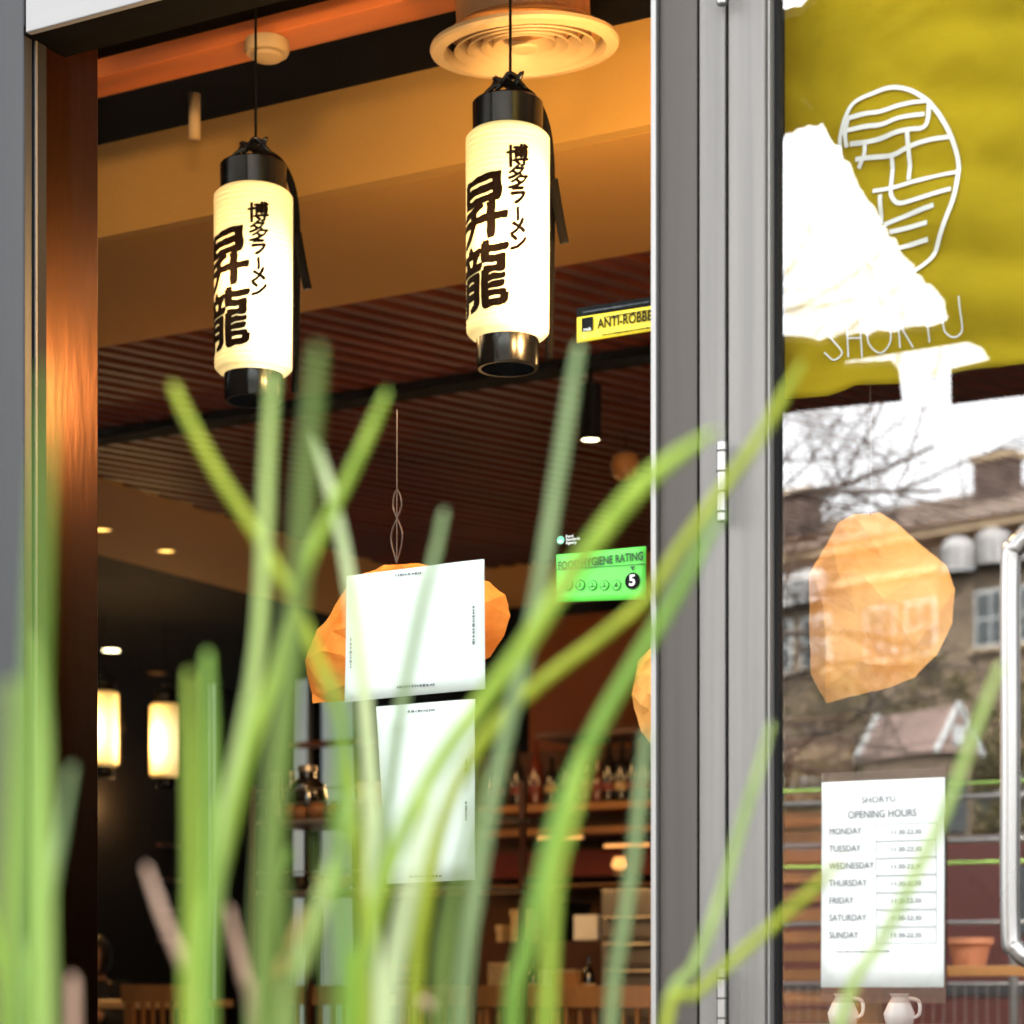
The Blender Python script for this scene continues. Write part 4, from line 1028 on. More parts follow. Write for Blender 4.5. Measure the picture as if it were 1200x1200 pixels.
def lt(x, b, s):   # simple strokes, b=baseline y px
    h = 44
    return {'S': [[(x+9, b-h+8), (x, b-h), (x-9, b-h+9), (x, b-h/2), (x+9, b-9), (x, b), (x-10, b-8)]],
            'H': [[(x-8, b-h), (x-8, b)], [(x+8, b-h), (x+8, b)], [(x-8, b-h/2), (x+8, b-h/2)]],
            'O': [[(x, b-h), (x+12, b-h*.75), (x+13, b-h*.3), (x, b), (x-13, b-h*.25), (x-12, b-h*.7), (x, b-h)]],
            'R': [[(x-8, b), (x-8, b-h)], [(x-8, b-h), (x+5, b-h*.9), (x+7, b-h*.7), (x-7, b-h*.5)], [(x-4, b-h*.5), (x+8, b)]],
            'Y': [[(x-9, b-h), (x, b-h*.5)], [(x+9, b-h), (x, b-h*.5)], [(x, b-h*.5), (x, b)]],
            'U': [[(x-11, b-h), (x-11, b-12), (x-7, b-3), (x, b), (x+7, b-3), (x+11, b-12), (x+11, b-h)]]}[s]
LN = []
for ch, x in zip('SHORYU', (970, 994, 1024, 1056, 1085, 1115)):
    LN += lt(x, 417-(x-970)*.165, ch)
ribbons(LN, 2.0, 'lettering', lambda a_, b_: (a_, b_))
# jugs inside door bottom
tz = xz(1020, 1204, .3)[1]
tt = thing('side_table', 'small dark side table behind the door below the opening hours sheet', 'table', (xs(1030, .45), .45, .1))
boxo('table_top', (-.22, .22, -.16, .16, tz-.12, tz-.1), M['wood_dark'], tt, .002)
for sx in (-1, 1):
    for sy in (-1, 1): boxo('leg', (sx*.19-.015, sx*.19+.015, sy*.13-.015, sy*.13+.015, 0, tz-.121), M['wood_dark'], tt)
for i, px in enumerate((988, 1054)):
    t = thing('white_jug', ['white jug with handle at the left below the opening hours sheet', 'white jug with handle at the right below the opening hours sheet'][i], 'jug', (xs(px, .42), .42, tz), 0, 'white jugs on the side table')
    bb = mk(); lathe(bb, [(.018, 0), (.022, .004), (.025, .02), (.018, .036), (.012, .046), (.016, .052), (.013, .051)], (0,0,0), 24, None, False); obj('jug_body', bb, M['whitepot'], t, 'auto')
    bb = mk(); tube(bb, smooth_path([(.014, 0, .045), (.032, 0, .04), (.033, 0, .02), (.022, 0, .012)], 4), .003, 8); obj('handle', bb, M['whitepot'], t, True)

# ================================================================== OUTDOOR WORLD (seen mirrored in the door glass)
# --- canopy with gaps
ZC = 3.27
def cpt(px, py):
    return mir(on_z(px, py, ZC))
edge = [(870, 486), (1058, 467), (1055, 437), (1045, 426), (990, 429), (989, 421), (1045, 412), (1135, 398), (1152, 405), (1165, 424), (1115, 436), (1116, 471), (1200, 461), (1290, 452)]
outer = [cpt(a_, b_) for a_, b_ in edge]
outer = outer + [cpt(1290, -60), cpt(868, -60)]
holes = [[(870, 165), (912, 163), (935, 145), (965, 142), (985, 170), (1010, 215), (1040, 265), (1075, 315), (1108, 350), (1115, 372), (1105, 383), (1040, 392), (960, 402), (870, 395)],
         [(880, -40), (985, -30), (955, 3), (932, 18), (880, 20)], [(938, 112), (943, 109), (955, 123), (950, 125)]]
def ragged(poly, amp):
    out = []; rg = random.Random(9)
    for i in range(len(poly)):
        (ax_, ay_), (bx_, by_) = poly[i], poly[(i+1) % len(poly)]; n_ = max(1, int(math.hypot(bx_-ax_, by_-ay_)/7))
        for k in range(n_): out.append((ax_+(bx_-ax_)*k/n_+rg.uniform(-amp, amp), ay_+(by_-ay_)*k/n_+rg.uniform(-amp, amp)))
    return out
holes = [ragged(h_, 2.6) if len(h_) > 4 else h_ for h_ in holes]
cu = bpy.data.curves.new('canopy', 'CURVE'); cu.dimensions = '2D'; cu.fill_mode = 'BOTH'; cu.extrude = .012
for lp in [outer]+[[cpt(a_, b_) for a_, b_ in h_] for h_ in holes]:
    sp_ = cu.splines.new('POLY'); sp_.points.add(len(lp)-1); sp_.use_cyclic_u = True
    for i, p_ in enumerate(lp): sp_.points[i].co = (p_.x, p_.y, 0, 1)
tmp = bpy.data.objects.new('tmp', cu); COL.objects.link(tmp)
me = bpy.data.meshes.new_from_object(tmp.evaluated_get(bpy.context.evaluated_depsgraph_get())); bpy.data.objects.remove(tmp)
cn = thing('terrace_canopy', 'charcoal canvas terrace canopy with ragged gaps showing the sky', 'canopy', (0, 0, 0))
co_ = bpy.data.objects.new('canvas', me); COL.objects.link(co_); co_.parent = cn; co_.location = (0, 0, ZC); me.materials.append(M['canopy'])
for x in (outer[0].x,): 
    bb = mk(); tube(bb, [(x+.05, outer[0].y+.06, .1), (x+.05, outer[0].y+.06, ZC-.02)], .04, 12); obj('post', bb, M['blackmatte'], cn, True)
# --- sandstone building
def bld():
    zA, zB = 73.6*.97, 0
    PA = at(760, HOR, 78.0); PB = at(1420, HOR, 62.5)
    A, B = mir(PA), mir(PB)
    d = (B-A); Lw = d.length; ang = math.atan2(d.y, d.x)
    t = thing('sandstone_building', 'long brown sandstone building with slate roof and chimney across the street', 'building', (A.x, A.y, 0), ang)
    # local: x along wall from A to B, street side is ? facade at real y negative; the shop is toward +world y
    n_ = Vector((-math.sin(ang), math.cos(ang))); toward = (Vector((0, 0))-Vector((A.x, A.y)))
    s = 1 if n_.dot(toward) > 0 else -1     # +local y * s faces the shop
    EV, RG, DP = 14.9, 17.2, 5.5
    def bxl(nm, x0, x1, y0, y1, z0, z1, m, par=t):
        ya_, yb_ = sorted((y0*s, y1*s)); return boxo(nm, (x0, x1, ya_, yb_, z0, z1), m, par)
    bxl('wall', 0, Lw, -10, 0, 0, EV, M['stone'])
    for z in (4.2, 7.9, 13.55): bxl('string_course', 0, Lw, .01, .16, z, z+.22, M['stone_trim'])
    bxl('cornice', -.2, Lw+.2, .01, .45, EV-.3, EV, M['stone_trim'])
    bb = mk()
    v = [bb.verts.new(q) for q in ((-.3, .6*s, EV+.01), (Lw+.3, .6*s, EV+.01), (Lw+.3, -DP*s, RG), (-.3, -DP*s, RG), (-.3, -11*s, EV+.01), (Lw+.3, -11*s, EV+.01))]
    bb.faces.new((v[0], v[1], v[2], v[3])); bb.faces.new((v[3], v[2], v[5], v[4])); bb.faces.new((v[0], v[3], v[4])); bb.faces.new((v[1], v[5], v[2])); bb.faces.new((v[0], v[4], v[5], v[1]))
    rf = obj('roof', bb, M['roof'], t)
    # slate courses as thin ledges
    for k in range(9):
        f = (k+.5)/9; y = .6+(-DP-.6)*f; z = EV+.01+(RG-EV)*f
        bb = mk(); box(bb, -.3, Lw+.3, min(s*y, s*(y-.06)), max(s*y, s*(y-.06)), z+.0, z+.07); obj('slate_course', bb, M['roof'], rf)
    def lx(px, zref=68):
        # local x where virtual pixel column px meets the wall
        dd = ray(px, HOR); dm = Vector((dd.x, -dd.y)); c0 = Vector((CAM.x, -CAM.y))
        ux = Vector((math.cos(ang), math.sin(ang))); a0 = Vector((A.x, A.y))
        # c0 + t*dm = a0 + x*ux
        det = dm.x*(-ux.y)-dm.y*(-ux.x); r = a0-c0
        tt_ = (r.x*(-ux.y)-r.y*(-ux.x))/det; xx = ((c0+dm*tt_)-a0).dot(ux); return xx, tt_
    def hz(px, py):
        xx, tt_ = lx(px); return CAM.z+(HOR-py)/F*tt_
    for px0, px1, py, back in ((1077, 1120, 540, 3.0), (868, 915, 592, 1.5)):
        x0, x1 = lx(px0)[0], lx(px1)[0]; zt = hz((px0+px1)/2, py)+.5
        c_ = bxl('chimney', x0, x1, -back-.7, -back, EV, zt, M['brick'], t)
        bxl('chimney_cap', x0-.1, x1+.1, -back-.8, -back+.1, zt+.005, zt+.22, M['stone_trim'], c_)
    # windows
    ww = 1.15
    proto = None
    for z0, hh in ((11.0, 1.75), (5.6, 1.9), (1.5, 2.1)):
        x = 1.2; k = 0
        while x < Lw-1.2:
            f = bxl('window', x, x+ww, .012, .10, z0, z0+hh, M['winframe'])
            bxl('pane', x+.08, x+ww/2-.03, .101, .108, z0+.1, z0+hh-.1, M['pane'], f); bxl('pane', x+ww/2+.03, x+ww-.08, .101, .108, z0+.1, z0+hh-.1, M['pane'], f)
            bxl('glazing_bar', x+.08, x+ww-.08, .109, .13, z0+hh/2-.03, z0+hh/2+.03, M['winframe'], f)
            bxl('sill', x-.1, x+ww+.1, .012, .25, z0-.14, z0-.002, M['stone_trim'], f)
            k += 1; x += 1.55 if k % 2 else 2.6
    # domed awnings
    for pxa, pyt in ((1105, 627), (1147, 616), (1195, 610), (905, 670), (930, 665)):
        xm = lx(pxa+22)[0]; zt = hz(pxa+22, pyt); r = .62
        bb = mk(); seg = 14
        prof = [(r*math.cos(a_*math.pi/2/6), r*.75*math.sin(a_*math.pi/2/6)) for a_ in range(7)]
        rings = []
        for rr_, zz_ in prof:
            rings.append([bb.verts.new((xm+max(rr_, .01)*math.cos(math.pi*k/seg), s*(.02+max(rr_, .01)*math.sin(math.pi*k/seg)), zt-r*.75+zz_)) for k in range(seg+1)])
        rings.insert(0, [bb.verts.new((v.co.x, v.co.y, v.co.z-.75)) for v in rings[0]])
        for a_, b_ in zip(rings, rings[1:]):
            for k in range(seg): bb.faces.new((a_[k], a_[k+1], b_[k+1], b_[k]))
        aw = obj('domed_bay', bb, M['awning'], t)
        for k in range(1, seg, 2):
            a_ = math.pi*k/seg; bb = mk(); tube(bb, [(xm+(r+.01)*math.cos(a_), s*(.02+(r+.01)*math.sin(a_)), zt-r*.75-.75), (xm+(r+.01)*math.cos(a_), s*(.02+(r+.01)*math.sin(a_)), zt-r*.75)], .04, 5); obj('bay_mullion', bb, M['pane'], aw)
    return t
bld()
# --- small gabled pavilion with pink roof
def pavilion():
    Z = 46
    c0 = mir(at(1075, HOR, Z)); t = thing('gabled_kiosk', 'small gabled house with pink clay roof and white gable boards in the street', 'house', (c0.x, c0.y, 0), R(-62))
    ev = CAM.z+(HOR-888)/F*Z; rg = CAM.z+(HOR-833)/F*Z; hw, dp = .5, 1.05
    boxo('wall', (-hw, hw, -dp, dp, 0, ev), M['stone'], t)
    bb = mk(); v = [bb.verts.new(q) for q in ((-hw-.1, -dp-.15, ev), (hw+.1, -dp-.15, ev), (0, -dp-.15, rg), (-hw-.1, dp+.15, ev), (hw+.1, dp+.15, ev), (0, dp+.15, rg))]
    for f in ((0,1,2), (3,5,4), (0,3,4,1), (0,2,5,3), (1,4,5,2)): bb.faces.new([v[i] for i in f])
    obj('roof', bb, M['pinkroof'], t)
    for yy in (-dp-.17, dp+.17):
        for sx in (-1, 1):
            bb = mk(); tube(bb, [(sx*(hw+.15), yy, ev-.02), (0, yy, rg+.03)], .06, 6); obj('bargeboard', bb, M['winframe'], t)
        boxo('gable_window', (-.16, .16, yy-.03, yy+.03, ev+.15, ev+.55), M['winframe'], t)
        boxo('window', (-.3, .3, yy*.905-.02, yy*.905+.02, ev-1.6, ev-.5), M['pane'], t)
pavilion()
# --- leafy winter trees in the street
def leafy(px, Z, pytop, rad, lb, sd_):
    c0 = mir(at(px, HOR, Z)); H = CAM.z+(HOR-pytop)/F*Z; rnd = random.Random(sd_)
    t = thing('street_tree', lb, 'tree', (c0.x, c0.y, 0), 0, 'brown green street trees in front of the sandstone building')
    bb = mk(); tube(bb, smooth_path([(0,0,0), (.1,.05,H*.3), (-.05,0,H*.6), (0, 0, H*.9)], 4), [.16-.01*i for i in range(13)], 8)
    for k in range(9):
        a_ = rnd.uniform(0, 6.3); z0 = H*rnd.uniform(.25, .7); e_ = Vector((math.cos(a_)*rad*.8, math.sin(a_)*rad*.8, z0+rad*.5))
        tube(bb, [(0, 0, z0), tuple(e_*.5+Vector((0, 0, z0*.5))), tuple(e_)], [.06, .04, .015], 5)
    obj('trunk', bb, M['bark'], t, True)
    bb = mk(); n = 2600
    cl = [(Vector((rnd.gauss(0, .42)*rad, rnd.gauss(0, .42)*rad, H*.6+rnd.gauss(0, .2)*H)), rnd.uniform(.3, .6)*rad*.6) for _ in range(26)]
    for k in range(n):
        c_, r_ = rnd.choice(cl); p_ = c_+Vector((rnd.gauss(0, 1), rnd.gauss(0, 1), rnd.gauss(0, .8)))*r_*.6
        if p_.z < .4 or p_.z > H: continue
        a_ = Vector((rnd.uniform(-1,1), rnd.uniform(-1,1), rnd.uniform(-1,1))).normalized()*rnd.uniform(.05, .12); b_ = a_.cross(Vector((rnd.uniform(-1,1), rnd.uniform(-1,1), rnd.uniform(-1,1)))).normalized()*.06
        bb.faces.new([bb.verts.new(p_+a_), bb.verts.new(p_+b_), bb.verts.new(p_-a_), bb.verts.new(p_-b_)])
    obj('crown', bb, M['leafdark'], t)
for i, (px, Z, pt, rd_) in enumerate(((925, 52, 800, 1.6), (985, 55, 770, 1.9), (1050, 50, 790, 1.7), (1120, 54, 760, 2.0), (1180, 50, 775, 1.8), (1240, 53, 760, 2.0))):
    leafy(px, Z, pt, rd_, ['brown green street tree at the left edge of the door reflection', 'brown green street tree behind the orange ornament', 'brown green street tree behind the pink roof', 'brown green street tree right of the pink roof', 'brown green street tree behind the pull handle', 'brown green street tree beyond the right edge of the door'][i], 50+i)
# --- bare tree near
def bare():
    Z = 17; c0 = mir(at(822, HOR, Z)); rnd = random.Random(5)
    t = thing('bare_tree', 'leafless tree with fine dark twigs spreading over the terrace', 'tree', (c0.x, c0.y, 0))
    bb = mk(); bt = mk()
    def grow(p, d, L, r, lev):
        n = 5; pts = [p]; q = p; dd = d
        for i in range(n):
            dd = (dd+Vector((rnd.gauss(0, .16), rnd.gauss(0, .16), rnd.gauss(.02, .13)))).normalized(); q = q+dd*L/n; pts.append(q)
        tube(bb if lev < 2 else bt, pts, [r*(1-.55*i/n) for i in range(n+1)], 6 if lev < 2 else 4, False)
        if lev >= 5: return
        k = [7, 6, 5, 5, 4][lev]
        for i in range(k):
            f = rnd.uniform(.25, 1); b_ = pts[min(n, int(f*n))]
            ax = Vector((rnd.gauss(0, 1), rnd.gauss(0, 1), rnd.gauss(.1, .5))).normalized()
            nd = (dd*.75+ax*.8).normalized(); grow(b_, nd, L*rnd.uniform(.5, .72), r*.42, lev+1)
    grow(Vector((0, 0, 0)), Vector((0, 0, 1)), 4.6, .15, 0) if False else None
    tube(bb, smooth_path([(0,0,0), (.05, 0, 1.5), (.0, .05, 3.2), (.1, 0, 4.4), (.1, .05, 6.1)], 4), [.16-.008*i for i in range(17)], 10)
    ex = Vector((RT.x, -RT.y, 0))
    for k in range(15):
        z = 2.5+k*.15; a_ = rnd.uniform(-.9, .9)+(math.pi if k % 3 == 2 else 0)
        d = Matrix.Rotation(a_, 3, 'Z') @ ex; d = (d+Vector((0, 0, rnd.uniform(-.15, .35)))).normalized()
        grow(Vector((.05, 0, z)), d, rnd.uniform(1.4, 1.9), .028, 2)
    for k in range(9):
        d = Matrix.Rotation(rnd.uniform(-.8, .8), 3, 'Z') @ ex; d = (d+Vector((0, 0, rnd.uniform(-.1, .3)))).normalized()
        grow(Vector((.1, .03, 4.8+k*.14)), d, rnd.uniform(.9, 1.3), .012, 3)
    obj('trunk', bb, M['bark'], t, True); obj('twigs', bt, M['bark'], t)
bare()
# --- terrace railing and street clutter
def railing():
    yv = 6.0
    t = thing('terrace_railing', 'low metal terrace railing with white and lime painted bars', 'railing', (0, -yv, .1))
    def X(px): return xz(px, 1000, yv)[0]
    for py, m_, r_ in ((922, 'limewire', .006), (938, 'steel_edge', .012), (988, 'steel_edge', .012), (1013, 'limewire', .007), (1082, 'steel_edge', .010), (1153, 'steel_edge', .008)):
        z = xz(1050, py, yv)[1]-.1
        bb = mk(); tube(bb, [(X(700), 0, z), (X(1500), 0, z)], r_, 8); obj('bar', bb, M[m_], t, True)
    for px in (740, 880, 1190, 1340, 1480):
        bb = mk(); tube(bb, [(X(px), .02, 0), (X(px), .02, xz(1050, 915, yv)[1]-.1)], .018, 10); obj('post', bb, M['steel_edge'], t, True)
    # wire grid below
    for k in range(64):
        x = X(700)+(X(1500)-X(700))*k/64
        bb = mk(); tube(bb, [(x, 0, .02), (x, 0, xz(1050, 1153, yv)[1]-.1)], .0025, 4, False); obj('wire', bb, M['iron'], t)
railing()
# van
def van():
    c0 = mir(at(1250, HOR, 17)); t = thing('parked_van', 'dark red van parked behind the terrace railing', 'van', (c0.x, c0.y, 0), R(20))
    bb = mk(); prof = [(-2.2, .35), (2.0, .35), (2.35, .55), (2.35, 1.0), (1.75, 1.2), (1.2, 1.85), (.9, 1.93), (-2.1, 1.93), (-2.3, 1.8)]
    a_ = [bb.verts.new((x, -.85, z)) for x, z in prof]; b_ = [bb.verts.new((x, .85, z)) for x, z in prof]
    bb.faces.new(a_); bb.faces.new(b_[::-1])
    for i in range(len(prof)): bb.faces.new((a_[i], b_[i], b_[(i+1) % len(prof)], a_[(i+1) % len(prof)]))
    obj('body', bb, M['redpaint'], t, bevel=.06)
    for y in (-.87, .855):
        boxo('side_window', (.1, 1.15, y, y+.015, 1.2, 1.7), M['pane'], t); boxo('rubbing_strip', (-2.1, 2.0, y-.005, y+.02, .75, .82), M['tyre'], t)
    for x in (-1.5, 1.45):
        for y in (-.82, .82):
            bb = mk(); lathe(bb, [(.31, -.1), (.33, -.07), (.33, .07), (.31, .1)], (x, y, .33), 24, Matrix.Rotation(R(90), 4, 'X')); w_ = obj('wheel', bb, M['tyre'], t)
            bb = mk(); lathe(bb, [(.18, -.11), (.18, .11)], (x, y, .33), 16, Matrix.Rotation(R(90), 4, 'X')); obj('rim', bb, M['iron'], w_)
    for y in (-.6, .6): boxo('headlight', (2.34, 2.37, y-.14, y+.14, .75, .92), M['whitepot'], t)
van()
# stacked crates
def crates():
    Z = 10.5; base = mir(at(933, HOR, Z)); n = 6; h = (CAM.z+(HOR-948)/F*Z)/n
    for k in range(n):
        t = thing('wooden_crate', ['lowest orange wooden crate of the outdoor stack', 'orange wooden crate second from the bottom of the outdoor stack', 'orange wooden crate third from the bottom of the outdoor stack', 'orange wooden crate third from the top of the outdoor stack', 'orange wooden crate just under the top one of the outdoor stack', 'topmost orange wooden crate of the outdoor stack'][k], 'crate', (base.x, base.y, k*h), R(-20+random.uniform(-4, 4)), 'stacked wooden crates')
        w_, d_ = .22, .15; hh = h-.006
        for j in range(3):
            z = hh*(.08+j*.32)
            for s in (-1, 1):
                boxo('slat', (-w_, w_, s*d_-.008, s*d_+.008, z, z+hh*.2), M['crate'], t); boxo('slat', (s*w_-.008+s*.009, s*w_+.008+s*.009, -d_+.009, d_-.009, z, z+hh*.2), M['crate'], t)
        boxo('bottom_board', (-w_, w_, -d_+.01, d_-.01, 0, .012), M['crate'], t)
        for sx in (-1, 1):
            for sy in (-1, 1): boxo('corner_post', (sx*(w_-.03)-.012, sx*(w_-.03)+.012, sy*(d_-.02)-.01, sy*(d_-.02)+.01, .013, hh), M['crate'], t)
crates()
# terracotta pot on a bench
c0 = mir(at(1137, HOR, 8.6)); ht = CAM.z+(HOR-1132)/F*8.6
t = thing('low_bench', 'low weathered bench carrying a clay pot behind the railing', 'bench', (c0.x, c0.y, .1))
boxo('seat', (-.5, .5, -.14, .14, ht-.14, ht-.1), M['wood'], t, .004)
for sx in (-1, 1): boxo('leg', (sx*.42-.03, sx*.42+.03, -.12, .12, 0, ht-.141), M['wood'], t)
t = thing('clay_pot', 'wide terracotta pot on the low bench behind the railing', 'plant pot', (c0.x, c0.y, ht))
bb = mk(); lathe(bb, [(.06, 0), (.08, .08), (.092, .085), (.092, .11), (.08, .11)], (0,0,0), 28, None, False); obj('pot', bb, M['terracotta'], t, 'auto')
bb = mk(); lathe(bb, [(.078, .10), (.01, .105)], (0,0,0), 20); obj('pot_soil', bb, M['soil'], t)

# ================================================================== REED PLANTS IN FRONT
def leafmat(name, c, c2):
    m = mat(name, c, .5, 0, .15, 5, .15, 60, (30, 30, .6), .3, trans=.35, col2=c2); return m
LM = {'lime': leafmat('lime_leaf', (0.22, 0.37, 0.025), (0.34, 0.47, 0.06)), 'pale': leafmat('pale_green_leaf', (0.26, 0.4, 0.09), (0.4, 0.52, 0.17)), 'white': leafmat('whitish_leaf', (0.42, 0.53, 0.26), (0.56, 0.65, 0.36)),
      'olive': leafmat('olive_leaf', (0.095, 0.165, 0.022), (0.16, 0.24, 0.045)), 'yell': leafmat('yellow_green_leaf', (0.27, 0.36, 0.015), (0.36, 0.42, 0.03)), 'grey': leafmat('grey_green_leaf', (0.19, 0.29, 0.11), (0.27, 0.37, 0.17)),
      'pink': leafmat('dry_pink_leaf', (0.508, 0.328, 0.230), (0.574, 0.410, 0.312)), 'amber': leafmat('dry_amber_leaf', (0.410, 0.246, 0.049), (0.476, 0.328, 0.098)), 'green': leafmat('fresh_green_leaf', (0.13, 0.29, 0.022), (0.22, 0.38, 0.06))}
LEAVES = [
 (0, .82, 'green', [(58, 430, 10), (50, 560, 22), (42, 750, 30), (36, 950, 36), (30, 1200, 40)]),
 (0, 1.1, 'pale', [(46, 745, 22), (50, 900, 34), (54, 1200, 38)]),
 (0, 1.2, 'grey', [(84, 900, 12), (70, 980, 20), (52, 1080, 24), (30, 1200, 28)]),
 (0, 1.25, 'pink', [(85, 1148, 18), (86, 1200, 22)]),
 (0, 1.0, 'lime', [(14, 800, 16), (10, 1000, 24), (2, 1200, 28)]),
 (1, 1.3, 'pink', [(172, 1018, 14), (192, 1075, 20), (215, 1130, 24), (238, 1200, 28)]),
 (1, 1.35, 'yell', [(204, 455, 20), (225, 500, 24), (258, 560, 26), (300, 625, 26), (342, 700, 26), (375, 780, 24), (402, 860, 24), (420, 1000, 24), (428, 1200, 26)]),
 (1, 1.3, 'pale', [(320, 440, 22), (314, 540, 26), (309, 650, 28), (302, 760, 28), (285, 860, 30), (262, 960, 36), (248, 1060, 44), (240, 1200, 52)]),
 (1, 1.05, 'olive', [(372, 412, 24), (366, 480, 32), (356, 580, 36), (350, 680, 38), (335, 800, 42), (318, 950, 44), (305, 1200, 48)]),
 (1, 1.5, 'white', [(364, 500, 6), (374, 530, 16), (388, 580, 24), (402, 640, 25), (412, 700, 25), (425, 800, 28), (436, 950, 34), (438, 1200, 42)]),
 (1, 1.35, 'lime', [(452, 462, 16), (436, 500, 24), (408, 560, 26), (378, 620, 26), (350, 690, 28), (325, 780, 30), (292, 880, 34), (265, 980, 40), (240, 1090, 46), (225, 1200, 48)]),
 (1, 1.45, 'grey', [(520, 602, 16), (510, 650, 20), (492, 720, 22), (470, 830, 24), (452, 960, 26), (436, 1100, 28), (430, 1200, 30)]),
 (1, 1.25, 'green', [(243, 768, 18), (247, 880, 26), (247, 1000, 28), (244, 1200, 30)]),
 (1, 1.15, 'lime', [(222, 790, 14), (224, 900, 28), (226, 1050, 34), (222, 1200, 40)]),
 (1, 1.2, 'olive', [(352, 740, 20), (335, 850, 40), (320, 1000, 46), (312, 1200, 50)]),
 (1, 1.35, 'amber', [(356, 1070, 12), (340, 1110, 18), (322, 1150, 20), (300, 1200, 22)]),
 (1, 1.35, 'pink', [(268, 1065, 12), (278, 1110, 20), (288, 1150, 22), (296, 1200, 24)]),
 (1, 1.2, 'pale', [(418, 930, 18), (400, 990, 30), (375, 1060, 34), (352, 1130, 36), (335, 1200, 38)]),
 (1, 1.2, 'white', [(505, 930, 16), (490, 1000, 30), (470, 1090, 36), (455, 1200, 42)]),
 (1, 1.4, 'pink', [(524, 1160, 14), (508, 1180, 18), (485, 1205, 20)]),
 (1, 1.1, 'green', [(388, 790, 16), (402, 860, 28), (398, 950, 30), (400, 1060, 32), (405, 1200, 36)]),
 (2, 1.35, 'grey', [(678, 408, 20), (668, 470, 26), (655, 550, 28), (640, 640, 28), (622, 740, 28), (600, 830, 28), (578, 930, 30), (560, 1030, 32), (540, 1200, 34)]),
 (2, 1.25, 'lime', [(838, 505, 12), (800, 530, 32), (752, 568, 42), (700, 630, 42), (655, 695, 40), (612, 760, 38), (560, 830, 38), (505, 910, 38), (462, 1000, 38), (432, 1100, 38), (415, 1200, 40)]),
 (2, 1.4, 'yell', [(940, 425, 10), (920, 460, 22), (885, 520, 26), (845, 575, 26), (795, 645, 26), (756, 702, 26), (700, 750, 26), (640, 795, 28), (580, 850, 30), (530, 930, 30), (500, 1050, 32), (485, 1200, 34)]),
 (2, 1.3, 'green', [(845, 600, 14), (818, 650, 28), (784, 712, 32), (742, 780, 34), (700, 853, 34), (660, 940, 36), (635, 1030, 36), (615, 1120, 38), (600, 1200, 38)]),
 (2, 1.45, 'grey', [(757, 860, 16), (750, 930, 22), (742, 1010, 24), (730, 1090, 26), (716, 1200, 26)]),
 (2, 1.5, 'pale', [(903, 850, 12), (888, 905, 18), (868, 970, 20), (845, 1050, 22), (815, 1130, 24), (780, 1200, 26)]),
 (2, 1.5, 'pale', [(1172, 780, 14), (1145, 850, 22), (1110, 945, 24), (1075, 1020, 24), (1035, 1100, 24), (985, 1200, 26)]),
 (2, 1.45, 'yell', [(985, 1008, 10), (955, 1040, 20), (910, 1080, 22), (860, 1125, 24), (815, 1165, 24), (780, 1200, 24)]),
 (2, 1.15, 'olive', [(560, 900, 14), (548, 980, 26), (530, 1060, 32), (515, 1200, 36)]),
 (2, 1.2, 'lime', [(690, 880, 12), (670, 960, 24), (650, 1040, 28), (640, 1200, 34)]),
]
_r = random.Random(12)
for k in range(5):
    x0 = _r.choice([_r.uniform(0, 50), _r.uniform(215, 400), _r.uniform(215, 330), _r.uniform(330, 420)]); yt = _r.uniform(860, 1110); dx = _r.uniform(-60, 60); w_ = _r.uniform(14, 24)
    LEAVES.append((0 if x0 < 80 else (1 if x0 < 480 else 2), _r.uniform(.85, 1.4), _r.choice(['green', 'olive', 'pale', 'lime', 'grey', 'green', 'pale']), [(x0+dx, yt, w_*.4), (x0+dx*.6, yt+(1200-yt)*.35, w_*.9), (x0+dx*.25, yt+(1200-yt)*.7, w_), (x0, 1210, w_*1.1)]))
SOILZ = .50
centers = [at(60, HOR, 1.05), at(360, HOR, 1.12), at(600, HOR, 1.2)]
plants = []
for i, lb in enumerate(('clump of blurred green reed leaves at the left edge of the planter', 'tall clump of lime and whitish reed leaves in the middle of the planter', 'right clump of arching green reed leaves crossing the mullion and door')):
    plants.append(thing('reed_plant', lb, 'plant', (centers[i].x, centers[i].y, SOILZ), 0, 'reed plants in the planter'))
rl = random.Random(3)
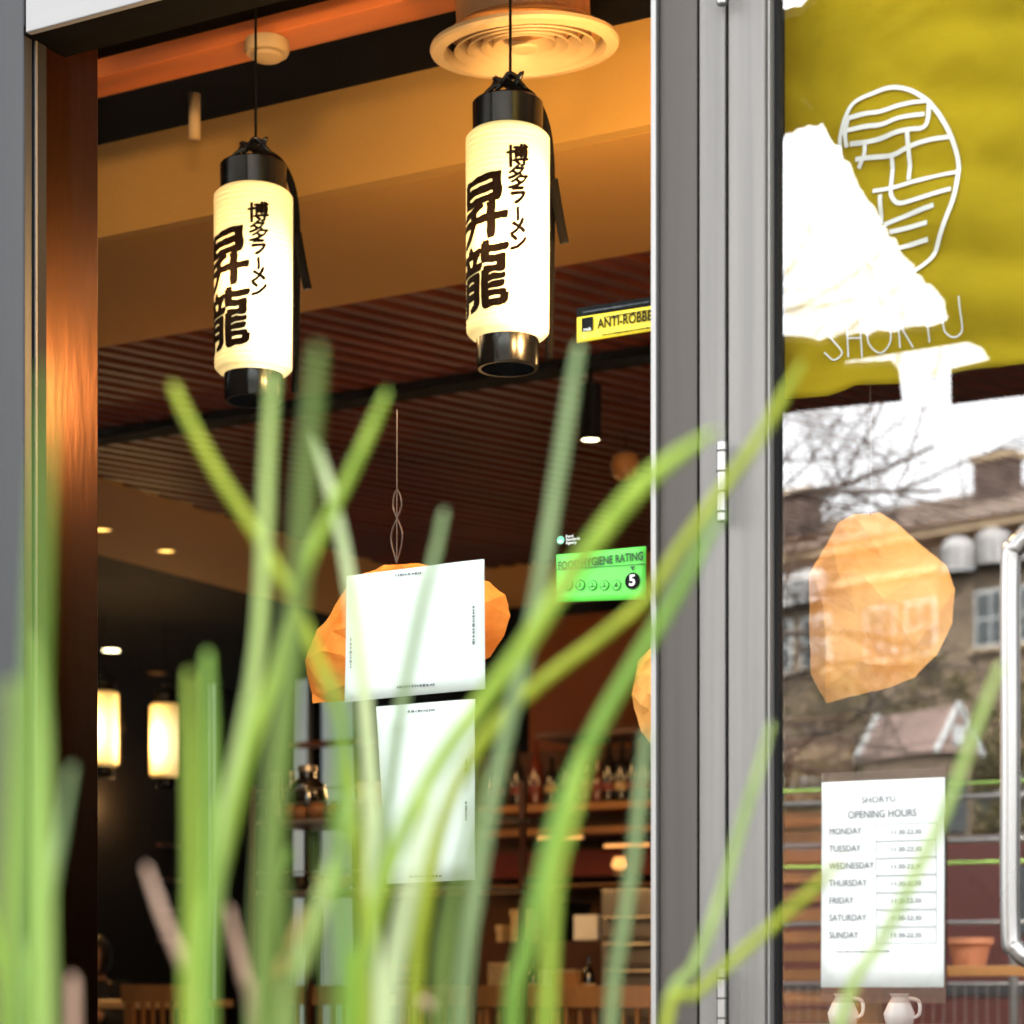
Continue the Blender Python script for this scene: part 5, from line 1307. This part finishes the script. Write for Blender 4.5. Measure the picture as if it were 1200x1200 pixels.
for ci, Z, mk_, path in LEAVES:
    t = plants[ci]; org = Vector(t.location)
    Z *= .9; w0 = [w_/F*Z*.54 for _, _, w_ in path]; P = [at(a_, b_, Z) for a_, b_, _ in path]
    # continue down to the soil
    root = Vector((org.x+(P[-1].x-org.x)*.75, org.y+(P[-1].y-org.y)*.85, SOILZ))
    mid = P[-1].lerp(root, .5)+(P[-1]-P[-2])*.25
    P += [mid, root]; w0 += [w0[-1], w0[-1]*.8]
    Q = smooth_path([(p_.x, p_.y, p_.z) for p_ in P], 5)
    Wd = []
    for i in range(len(w0)-1):
        for k in range(5): Wd.append(w0[i]+(w0[i+1]-w0[i])*k/5)
    Wd.append(w0[-1])
    Q.insert(0, Q[0]+(Q[0]-Q[1]).normalized()*w0[0]*.7); Wd.insert(0, w0[0]*.12)
    bb = mk(); rings = []; tw0 = rl.uniform(-.4, .4); tw1 = rl.uniform(-.8, .8)
    for i, q in enumerate(Q):
        td = (Q[min(i+1, len(Q)-1)]-Q[max(i-1, 0)]).normalized(); side = td.cross(FW).normalized()
        f = i/len(Q); side = Matrix.Rotation(tw0+tw1*f*.5, 3, td) @ side; nn = td.cross(side).normalized()
        w_ = Wd[i]/2/max(.75, math.cos(tw0+tw1*f*.5)); v_ = w_*.28; th = min(.0006, w_*.2)
        rings.append([bb.verts.new(org*-1+q+o_) for o_ in (side*w_, side*w_*.45+nn*v_*.6, nn*v_, -side*w_*.45+nn*v_*.6, -side*w_, -side*w_*.45+nn*(v_*.6+th*2), nn*(v_+th*3), side*w_*.45+nn*(v_*.6+th*2))])
    for a_, b_ in zip(rings, rings[1:]):
        for k in range(8): bb.faces.new((a_[k], a_[(k+1) % 8], b_[(k+1) % 8], b_[k]))
    bb.faces.new(rings[0][::-1]); bb.faces.new(rings[-1])
    obj('leaf', bb, LM[mk_], t, True)
pc = at(380, HOR, 1.12)
pl = thing('planter', 'zinc trough planter holding the reeds on the terrace', 'planter', (pc.x, pc.y, .12), YAW)
for (x0, x1, y0, y1, nm) in ((-.62, .62, -.3, -.28, 'side_panel'), (-.62, .62, .28, .3, 'side_panel'), (-.62, -.6, -.279, .279, 'end_panel'), (.6, .62, -.279, .279, 'end_panel')):
    boxo(nm, (x0, x1, y0, y1, 0, .43), M['planter'], pl)
boxo('soil', (-.599, .599, -.279, .279, .01, SOILZ-.12+.01), M['soil'], pl)
